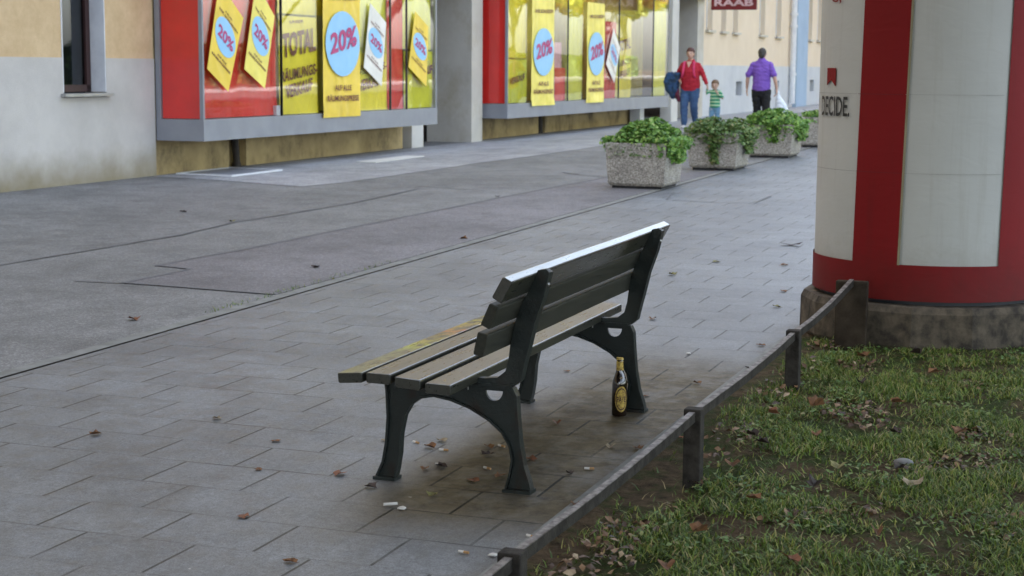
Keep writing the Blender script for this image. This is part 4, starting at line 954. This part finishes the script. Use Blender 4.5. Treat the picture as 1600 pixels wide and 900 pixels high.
for A in (AR, AL): b.loft([(*A[0], .056, .056), (*[(p + q) / 2 for p, q in zip(A[0], A[1])], .062, .062), (*A[1], .052, .052), (*[p * .15 + q * .85 for p, q in zip(A[1], A[2])], .038, .038)])
voxel(b, 'sweater', MT['redknit'], wm, .010)
b = MB(); b.prism([(-.055, 1.385), (.055, 1.385), (.0, 1.255)], lambda u, v, s: (u, .108 + (1.385 - v) * .42 + .012 * s, v)); b.build('neckline', MT['skin'], wm, world=False)
b = MB(); b.loft([(0, 0, .78, .185, .145), (0, 0, .88, .19, .15)])
for Lg in (LR, LL): leg(b, (Lg[0][0], 0, .82), Lg[1], Lg[2], (.115, .082, .060))
voxel(b, 'jeans', MT['denim'], wm, .010)
for Lg in (LR, LL): b = MB(); footy(b, Lg[2]); voxel(b, 'shoe', MT['shoe'], wm, .007)
b = MB(); b.ball((0, .012, 1.585), (.090, .108, .096), 18); b.ball((0, -.05, 1.535), (.075, .06, .085), 14); b.ball((0, -.10, 1.50), (.035, .04, .06), 10)
h = voxel(b, 'hair', MT['hairred'], wm, .008)
for v in h.data.vertices:
    if v.co.y > .055 and v.co.z < 1.588: v.co.y = .055
for k in (-1, 1):
    b = MB(); b.loft([(k * .10, .10, 1.385, .024, .012), (k * .105, .155, 1.30, .024, .010), (k * .115, .185, 1.16, .024, .010), (k * .14, .165, 1.05, .022, .010)], dome=False); b.build('shoulder_strap', MT['pinkstrap'], wm, world=False, smooth=True)
bp = thing('backpack', (wx + .22, wy, gz(wx, wy) + .98), 'pink backpack on the back of the woman in the red sweater', 'backpack', rz=R(90))
b = MB(); b.loft([(0, 0, 0, .13, .07), (0, -.02, .16, .15, .09), (0, 0, .34, .12, .07)]); voxel(b, 'pack', MT['pinkstrap'], bp, .012)
b = MB(); b.box(-.09, .09, -.105, -.085, .06, .2, bev=.006); b.build('front_pocket', MT['jacketred'], bp, world=False)
jk = thing('jacket', (wx - .08, wy + .33, gz(wx, wy) + .55), 'dark blue jacket bundled over the arm of the woman in red', 'jacket', rz=R(90))
b = MB(); rng = random.Random(3)
for k in range(9):
    x0 = -.10 + .22 * rng.random(); b.loft([(x0, .02 + rng.uniform(-.05, .05), .58 - .12 * abs(x0), .05, .06), (x0 + .03, .03, .42, .07, .075), (x0 * .8 + .02, rng.uniform(-.02, .06), .26, .06, .06), (x0 * .5 + rng.uniform(-.05, .03), .02, .10 + rng.uniform(-.05, .1), .04, .05)])
voxel(b, 'shell', MT['jacket'], jk, .012, 2)
b = MB(); b.loft([(-.08, .03, .26, .04, .05), (-.09, .05, .14, .05, .045), (-.12, .03, .02, .04, .035)]); voxel(b, 'lining', MT['jacketred'], jk, .012)
# child
cx_, cy_ = 33.9, 8.33
ch = thing('person', (cx_, cy_, gz(cx_, cy_)), 'small child in green striped shirt and light blue trousers holding the woman\'s hand', 'person', rz=R(90))
k = 1.0
LR = ((.055, 0, .46), (.06, .05, .26), (.055, .05, .075)); LL = ((-.055, 0, .46), (-.06, .03, .26), (-.055, -.05, .08))
AR = ((.10, 0, .76), (.165, .02, .72), (.175, .0, .83)); AL = ((-.10, 0, .76), (-.165, .03, .63), (-.075, .13, .74))
b = MB(); b.loft([(0, 0, .44, .085, .07), (0, 0, .55, .085, .072), (0, 0, .68, .09, .075), (0, 0, .77, .085, .06), (0, 0, .80, .04, .04), (0, .01, .84, .034, .034)])
head(b, (0, .02, .905), .90); leg(b, *LR, (.055, .036, .026)); leg(b, *LL, (.055, .036, .026))
for A in (AR, AL): b.loft([(*A[0], .028, .028), (*A[1], .022, .022), (*A[2], .017, .017)])
hand(b, AR[2], (0, 0, 1), 1, .62, fwd=(0, 1, 0)); hand(b, AL[2], (.4, 0, .9), 1, .62, fwd=(1, 0, .2))
voxel(b, 'body', MT['skin2'], ch, .006); face(ch, (0, .02, .905), .9)
b = MB(); b.loft([(0, 0, .45, .115, .095), (0, 0, .55, .108, .09), (0, 0, .68, .108, .09), (0, 0, .765, .09, .062)])
for A in (AR, AL): b.loft([(*A[0], .040, .040), (*A[1], .034, .034), (*[p * .3 + q * .7 for p, q in zip(A[1], A[2])], .028, .028)])
voxel(b, 'shirt', MT['stripes'], ch, .008)
b = MB(); b.loft([(0, 0, .42, .10, .085), (0, 0, .48, .10, .085)])
for Lg in (LR, LL): leg(b, (Lg[0][0], 0, .44), Lg[1], Lg[2], (.064, .05, .042))
voxel(b, 'trousers', MT['lightdenim'], ch, .008)
for Lg in (LR, LL): b = MB(); footy(b, Lg[2], s=.66); voxel(b, 'shoe', MT['shoe'], ch, .006)
b = MB(); b.ball((0, .010, .935), (.082, .096, .084), 16); b.ball((.05, -.05, .88), (.045, .045, .06), 10); h = voxel(b, 'hair', MT['hairbrown'], ch, .007)
for v in h.data.vertices:
    if v.co.y > .045 and v.co.z < .94: v.co.y = .045
# man
mx, my = 33.0, 7.17
mn = thing('person', (mx, my, gz(mx, my) - .02), 'man in purple polo shirt and black trousers seen from behind, carrying a white bag', 'person', rz=R(-90))
LR = ((.10, 0, .90), (.10, .02, .50), (.09, -.10, .12)); LL = ((-.10, 0, .90), (-.10, .09, .50), (-.10, .12, .10))
AR = ((.175, 0, 1.42), (.275, -.04, 1.17), (.315, .02, .93)); AL = ((-.175, 0, 1.42), (-.285, -.02, 1.17), (-.315, .05, .93))
b = MB(); b.loft([(0, 0, .85, .15, .11), (0, 0, .95, .165, .125), (0, 0, 1.12, .15, .115), (0, .01, 1.3, .17, .12), (0, 0, 1.45, .17, .085), (0, -.01, 1.50, .065, .06), (0, .01, 1.57, .056, .058)])
head(b, (0, .02, 1.645), 1.04); leg(b, *LR, (.09, .058, .040)); leg(b, *LL, (.09, .058, .040))
for A in (AR, AL): b.loft([(*A[0], .052, .052), (*A[1], .042, .042), (*[p * .6 + q * .4 for p, q in zip(A[1], A[2])], .040, .040), (*A[2], .027, .027)])
hand(b, AR[2], (.08, .05, -1), -1, 1.08, curl=1.4); hand(b, AL[2], (-.05, .1, -1), 1, 1.08)
voxel(b, 'body', MT['skin'], mn, .0075); face(mn, (0, .02, 1.645), 1.04)
b = MB(); b.loft([(0, 0, .90, .195, .15), (0, 0, .98, .195, .155), (0, 0, 1.12, .185, .145), (0, .01, 1.30, .205, .145), (0, 0, 1.42, .205, .105), (0, -.005, 1.47, .15, .09), (0, -.01, 1.52, .08, .07)])
for A in (AR, AL): b.loft([(*A[0], .062, .062), (*[p * .4 + q * .6 for p, q in zip(A[0], A[1])], .068, .068), (*[p * .12 + q * .88 for p, q in zip(A[0], A[1])], .070, .070)])
voxel(b, 'polo_shirt', MT['purple'], mn, .010)
b = MB(); b.loft([(0, 0, .85, .17, .135), (0, 0, .95, .175, .14)])
for Lg in (LR, LL): leg(b, (Lg[0][0], 0, .88), Lg[1], Lg[2], (.11, .085, .070))
voxel(b, 'trousers', MT['blackcloth'], mn, .010)
for Lg in (LR, LL): b = MB(); footy(b, Lg[2], s=1.1); voxel(b, 'shoe', MT['blackshoe'], mn, .008)
b = MB(); b.ball((0, -.008, 1.672), (.086, .100, .096), 18); b.ball((0, -.05, 1.62), (.074, .06, .08), 14); h = voxel(b, 'hair', MT['hairdark'], mn, .008)
for v in h.data.vertices:
    if v.co.y > .06: v.co.y = .06
mn.scale = (.96, .96, .955)
bg = thing('plastic_bag', (mx + .05, my - .33, gz(mx, my) + .22), 'white plastic carrier bag hanging from the hand of the man in purple', 'bag', rz=R(-90))
b = MB(); b.loft([(.06, 0, .02, .13, .06), (.08, 0, .12, .17, .10), (.06, 0, .30, .12, .09), (.01, 0, .46, .05, .05), (0, 0, .58, .018, .02)]); voxel(b, 'sack', MT['plastic'], bg, .012, 1)
b = MB(); b.tube([(0, -.02, .56), (-.01, -.01, .64), (0, .0, .66), (.01, .01, .64), (0, .02, .56)], .006, 6); b.build('handle', MT['plastic'], bg, world=False)

# ------------------------------------------------------------------ leaves and litter on the ground
def leaf_mesh(rng, s, curl):
    b = MB(); n = 11; out = []
    lob = [1, .80, .98, .70, .92, .6, .6, .90, .72, .96, .78]
    for k in range(n):
        a = 2 * math.pi * k / n; r = s * .5 * lob[k] * rng.uniform(.8, 1.1); out.append((r * math.cos(a), r * math.sin(a) * .8))
    vs = [(0, 0, s * .05)] + [(x, y, s * curl * (abs(y) / s * 1.6) ** 1.5 + rng.uniform(0, s * .12)) for x, y in out]
    vs += [(x, y, z - s * .012) for x, y, z in vs]; m = n + 1
    fs = [(0, 1 + k, 1 + (k + 1) % n) for k in range(n)] + [(m, m + 1 + (k + 1) % n, m + 1 + k) for k in range(n)] + [(1 + k, m + 1 + k, m + 1 + (k + 1) % n, 1 + (k + 1) % n) for k in range(n)]
    b.add(vs, fs); b.tube([(-s * .02, 0, s * .04), (-s * .5, s * .06, s * .03)], s * .012, 5); return b
rng = random.Random(11)
LV = [(6.22,3.72,'p'),(5.94,3.28,'b'),(5.50,3.11,'b'),(4.91,2.84,'o'),(4.51,2.44,'b'),(8.39,5.58,'o'),(10.93,5.68,'d'),(14.24,8.86,'d'),(17.05,6.61,'d'),(13.11,5.40,'b'),(7.81,2.65,'b'),(5.42,2.60,'d'),(5.74,2.52,'b'),(6.07,2.64,'b'),(6.19,2.64,'p'),(6.16,2.42,'b'),(6.04,2.38,'d'),(5.65,2.28,'o'),(5.88,1.98,'d'),(6.36,1.85,'b'),(5.47,1.82,'b'),(6.68,2.31,'o'),(9.54,2.70,'b'),(11.53,3.12,'y'),(12.37,3.00,'y'),(12.37,2.48,'b'),(7.37,2.11,'b'),(6.34,1.96,'p'),(5.74,2.21,'b'),(6.02,2.19,'o'),(6.11,2.86,'p'),(5.55,2.79,'o'),(5.40,2.34,'y'),(7.62,2.29,'b'),(5.80,2.48,'d'),(7.75,1.96,'b'),(5.77,4.04,'b'),(5.04,1.76,'b'),(13.62,7.95,'y'),(8.9,1.9,'b'),(8.2,1.8,'d'),(7.1,1.78,'b'),(6.6,1.75,'o'),(10.3,2.1,'y'),(11.0,2.2,'b')]
LM = {'b': ('brownleaf', 'curled brown fallen leaf lying on the grey paving'), 'o': ('orangeleaf', 'reddish orange fallen leaf lying on the ground'), 'p': ('paleleaf', 'pale dried fallen leaf lying on the paving'), 'd': ('darkleaf', 'dark shrivelled fallen leaf lying on the ground'), 'y': ('yellowleaf', 'yellowish fallen leaf or moss tuft on the ground')}
for x, y, c in LV:
    s = rng.uniform(.045, .075) * (1.5 if c == 'o' and x > 8 else 1) * (1.35 if x > 9 else 1)
    b = leaf_mesh(rng, s, rng.uniform(.05, .6)); a = rng.uniform(0, 6.28); ca, sa = math.cos(a), math.sin(a)
    b.v = [(x + vx * ca - vy * sa, y + vx * sa + vy * ca, gz(x, y) + .003 + vz) for vx, vy, vz in b.v]
    tag(b.build('fallen_leaf', MT[LM[c][0]]), LM[c][1], 'leaf', 'fallen leaves: ' + LM[c][0].replace('leaf', ''))
BT = [(5.82,2.28,'c'),(5.82,2.47,'c'),(6.11,2.71,'c'),(6.18,2.36,'c'),(4.80,1.87,'p'),(5.03,1.81,'c'),(6.04,2.55,'c'),(5.97,1.91,'c'),(4.85,1.77,'c'),(4.79,1.95,'c'),(5.19,2.37,'p'),(8.5,2.2,'p')]
for x, y, c in BT:
    a = rng.uniform(-.5, .9) + 1.2; d = Vector((math.cos(a), math.sin(a), 0)); g = gz(x, y) + .007
    if c == 'c':
        t = thing('cigarette_end', (x, y, g - .007), 'small cigarette end lying among the leaves on the paving', 'cigarette end', 'cigarette ends by the bench and fence')
        b = MB(); b.tube([(x, y, g), (x + d.x * .018, y + d.y * .018, g)], .0048, 8); b.build('filter', MT['filter'], t)
        b = MB(); b.tube([(x + d.x * .0181, y + d.y * .0181, g), (x + d.x * .038, y + d.y * .038, g)], .0047, 8); b.build('paper_tube', MT['paper'], t)
    else:
        b = MB(); flat_pts = [(rng.uniform(.010, .022) * math.cos(k * 1.05), rng.uniform(.010, .020) * math.sin(k * 1.05)) for k in range(6)]
        b.prism(flat_pts, lambda u, v, s: (x + u, y + v, g - .004 + .004 * s + .25 * abs(u))); tag(b.build('paper_scrap', MT['paper']), 'small white paper scrap lying on the paving', 'paper scrap', 'paper scraps on the paving')
b = MB(); b.tube([(5.205, 2.445, .066), (5.235, 2.405, .066)], .0055, 8); tag(b.build('cigarette_end', MT['paper']), 'white cigarette end right of the near front bench foot', 'cigarette end')
b = leaf_mesh(rng, .22, .4); b.v = [(13.67 + vx * .5, 2.69 + vy * 1.2, gz(13.67, 2.69) + .004 + vz * .5) for vx, vy, vz in b.v]; tag(b.build('flattened_rag', MT['darkleaf']), 'flat dark rag on the paving left of the advertising column', 'rag')
b = MB()
for k in range(60):
    y = rng.uniform(0, 1); x = 10.0 + rng.uniform(-1.2, 1.6)
    for q in range(3): 
        px, py = x + rng.uniform(-.03, .03), 5.30 + rng.uniform(-.03, .05); h = rng.uniform(.01, .03); b.add([(px, py, gz(px, py)), (px + .01, py, gz(px, py)), (px + rng.uniform(-.02, .02), py + rng.uniform(-.02, .02), gz(px, py) + h)], [(0, 1, 2)])
tag(b.build('path_weeds', MT['grass'], fix=False), 'thin line of weeds growing along the path joint', 'weeds', kind='stuff')

# ------------------------------------------------------------------ grass
rng = random.Random(5); b = MB(); V = b.v; F = b.f
def blade(x, y, z, h, w, lean, az):
    dx, dy = math.cos(az) * lean, math.sin(az) * lean; px, py = -math.sin(az) * w, math.cos(az) * w; o = len(V)
    V.extend([(x - px, y - py, z), (x + px, y + py, z), (x + dx * .35 - px * .7, y + dy * .35 - py * .7, z + h * .6), (x + dx * .35 + px * .7, y + dy * .35 + py * .7, z + h * .6), (x + dx, y + dy, z + h)])
    F.extend([(o, o + 1, o + 3, o + 2), (o + 2, o + 3, o + 4)])
cnt = 0
while cnt < 135000:
    x = rng.uniform(3.4, 9.6); y = rng.uniform(-.4, 1.70)
    d = noise.noise(Vector((x * 2.3, y * 2.3, 4))) + .5 * noise.noise(Vector((x * 6, y * 6, 9)))
    edge_ = smoothstep(1.72 + .10 * d, 1.42 + .2 * d, y)
    if rng.random() > (.12 + .93 * smoothstep(-.28, .15, d)) * (.06 + .94 * edge_): cnt += 1; continue
    if math.hypot(x - CX, y - CY) < .74: continue
    h = rng.uniform(.008, .026) * (1 + 1.1 * max(0, d)) * (1.5 if rng.random() < .06 else 1); lean = rng.uniform(.005, .055)
    for px, py in posts[1:] + [(9.0, 1.43)]:
        if math.hypot(x - px, y - py) < .14: h *= 1.6
    blade(x, y, gz(x, y) - .004 + .02 * smoothstep(1.6, .9, y), h, rng.uniform(.0010, .0036), lean, rng.uniform(0, 6.28)); cnt += 1
me = bpy.data.meshes.new('grass'); me.from_pydata(V, [], F); me.materials.append(MT['grass']); go = bpy.data.objects.new('grass', me); COL.objects.link(go)
tag(go, 'patchy short grass growing on the lawn strip beyond the low fence', 'grass', kind='stuff')
# clover leaves and leaf crumbs in the lawn
b = MB(); pts = []
for _ in range(9000):
    x = rng.uniform(3.4, 9.5); y = rng.uniform(-.3, 1.5)
    if noise.noise(Vector((x * 3, y * 3, 20))) > .10 and math.hypot(x - CX, y - CY) > .76: pts.append(((x, y, gz(x, y) + .02 + rng.uniform(0, .015)), (0, 0, 1)))
leaf_cloud(b, pts, .022, rng, 1.2); tag(b.build('clover', MT['leafdark'], fix=False), 'low clover and broad weeds among the grass of the lawn strip', 'weeds', kind='stuff')
b = MB(); pts = []
for _ in range(11000):
    x = rng.uniform(3.4, 9.4); y = rng.uniform(-.3, 1.64)
    if (y > 1.45 and rng.random() < .5 and noise.noise(Vector((x * 3.5, y * 3.5, 60))) > -.05) or noise.noise(Vector((x * 2.2, y * 2.2, 40))) > .26:
        if math.hypot(x - CX, y - CY) > .76: pts.append(((x, y, gz(x, y) + .012 + rng.uniform(0, .02)), (0, 0, 1)))
leaf_cloud(b, pts, .034, rng, .8); tag(b.build('leaf_litter', leaf_mat('litter', [(0, (.03, .016, .010)), (.5, (.10, .05, .022)), (.85, (.20, .11, .05)), (1, (.34, .25, .15))], trans=0), fix=False), 'brown leaf crumbs spread through the lawn and along its edge', 'leaf litter', kind='stuff')
GL = [(6.53,1.38,'d'),(5.67,1.22,'b'),(6.1,1.40,'b'),(7.08,1.45,'o'),(7.51,.98,'b'),(6.64,1.44,'d'),(7.9,1.2,'d'),(8.3,.9,'b'),(5.2,1.30,'b'),(5.0,.95,'o'),(6.9,.9,'d'),(7.3,1.3,'b'),(5.4,.75,'b'),(8.6,1.3,'b'),(8.8,1.05,'d'),(6.75,1.2,'b'),(5.9,1.05,'d'),(4.8,1.3,'b'),(6.3,.8,'d'),(7.0,.65,'b')]
for x, y, c in GL:
    s = rng.uniform(.06, .10); b = leaf_mesh(rng, s, rng.uniform(.5, 1.2)); a = rng.uniform(0, 6.28); ca, sa = math.cos(a), math.sin(a)
    b.v = [(x + vx * ca - vy * sa, y + vx * sa + vy * ca, gz(x, y) + .032 + vz) for vx, vy, vz in b.v]
    tag(b.build('fallen_leaf', MT[LM[c][0]]), {'b': 'curled brown leaf lying in the grass', 'o': 'orange brown leaf lying in the grass', 'd': 'dark brown leaf lying in the grass'}[c], 'leaf', 'leaves in the grass: ' + LM[c][0].replace('leaf', ''))
b = leaf_mesh(rng, .12, .5); b.v = [(6.06 + vx, .72 + vy, gz(6, .7) + .035 + vz) for vx, vy, vz in b.v]; tag(b.build('fallen_leaf', MT['paleleaf']), 'large pale tan leaf in the grass at the right edge below the stone', 'leaf')
b = leaf_mesh(rng, .10, .5); b.v = [(6.22 + vx, 1.02 + vy, gz(6, .7) + .035 + vz) for vx, vy, vz in b.v]; tag(b.build('fallen_leaf', MT['yellowleaf']), 'pale green-yellow leaf in the middle of the grass', 'leaf')
b = MB(); b.ball((6.42, .80, gz(6.2, .74) + .028), (.030, .040, .018), 12); tag(b.build('stone', MT['stone'], smooth=True), 'small smooth grey stone lying in the grass near the pale leaf', 'stone')

# ------------------------------------------------------------------ trees (shade above, reflections in the shop glass)
def tree(x, y, h0, cr, cz, mname, nleaf, label, group, seed, lsize=.16, tr=.2):
    rg = random.Random(seed); g = gz(x, y); t = thing('street_tree', (x, y, g), label, 'tree', group)
    b = MB(); b.loft([(x, y, g, tr * 1.25, tr * 1.25), (x + .05, y, g + 1, tr, tr), (x, y + .1, g + h0, tr * .8, tr * .8), (x + .1, y, g + cz, tr * .4, tr * .4)], dome=False)
    limbs = []
    for k in range(9 if mname == 'canopy' else 4):
        a = rg.uniform(0, 6.28); e = rg.uniform(.25, .8) if mname == 'canopy' else rg.uniform(1.0, 1.6); z0 = g + h0 + rg.uniform(-.2, 1.2); L = cr * rg.uniform(.6, .9)
        p1 = (x + math.cos(a) * L * .5, y + math.sin(a) * L * .5, z0 + L * .5 * e); p2 = (x + math.cos(a) * L, y + math.sin(a) * L, z0 + L * e * 1.3)
        b.loft([(x, y, z0, tr * .45, tr * .45), (*p1, tr * .28, tr * .28), (*p2, tr * .1, tr * .1)], seg=7, dome=False); limbs.append(p2)
    b.build('trunk', MT['bark'], t)
    b = MB(); pts = []; cl = []
    for k in range(34 if mname == 'canopy' else 60):
        a = rg.uniform(0, 6.28); rr = cr * math.sqrt(rg.random()) * .85; zz = g + cz + rg.uniform(-.42, .55) * cr * (1.1 - rr / cr * (.6 if mname == 'canopy' else .15)); cl.append((x + rr * math.cos(a), y + rr * math.sin(a), zz, rg.uniform(.55, 1.1) * cr * .34))
    for _ in range(nleaf):
        c = rg.choice(cl); v = Vector((rg.gauss(0, 1), rg.gauss(0, 1), rg.gauss(0, 1))).normalized() * c[3] * rg.random() ** .4
        pts.append(((c[0] + v.x, c[1] + v.y, c[2] + v.z * .75), v))
    leaf_cloud(b, pts, lsize, rg, .4); b.build('crown', MT[mname], t, fix=False); return t
tree(2.4, -1.0, 3.4, 6.0, 5.9, 'canopy', 42000, 'broad green tree shading the lawn beside the bench, nearest one, crown enlarged and lowered to darken the near paving', 'trees on the lawn strip', 21, .22, .24)  # crown above the view, enlarged and lowered to darken the near paving
tree(-5.0, .8, 3.4, 6.0, 5.8, 'canopy', 34000, 'unseen broad green tree added behind the viewer to darken the near paving', 'trees on the lawn strip', 23, .24, .24)  # added out of view to block sky light from the near paving
tree(11.0, -3.3, 3.8, 4.4, 7.0, 'canopy', 14000, 'broad green tree on the lawn strip beyond the advertising column', 'trees on the lawn strip', 22, .22, .24)
kinds = [('treegreen', 'yellow-green street tree across the road, reflected in the shop glass'), ('treeorange', 'orange autumn street tree across the road, reflected in the shop glass')]
for i in range(11):
    X = 30 + i * 9.5; k = 1 if i in (3, 4, 8, 9) else 0
    tree(X, -15 + (i % 2) * 1.2, 2.6, 5.0, 7.5, kinds[k][0], 13000, kinds[k][1], 'street trees across the road: ' + ('orange' if k else 'green'), 40 + i, .46, .2)
hd = thing('hedge', (75, -18.5, .5), 'clipped green hedge running along the far side of the road', 'hedge')
b = MB(); b.box(20, 140, -19, -18, -.2, 2.4); b.build('hedge_core', MT['boxcloth'], hd)
b = MB(); rg = random.Random(9); pts = [((rg.uniform(20, 140), rg.choice([-19.05, -17.95]) + rg.uniform(-.1, .1), rg.uniform(.3, 2.5)), (0, 1, .3)) for _ in range(6000)] + [((rg.uniform(20, 140), rg.uniform(-19, -18), 2.42 + rg.uniform(0, .2)), (0, 0, 1)) for _ in range(3000)]
leaf_cloud(b, pts, .25, rg); b.build('leaves', MT['leafdark'], hd, fix=False)
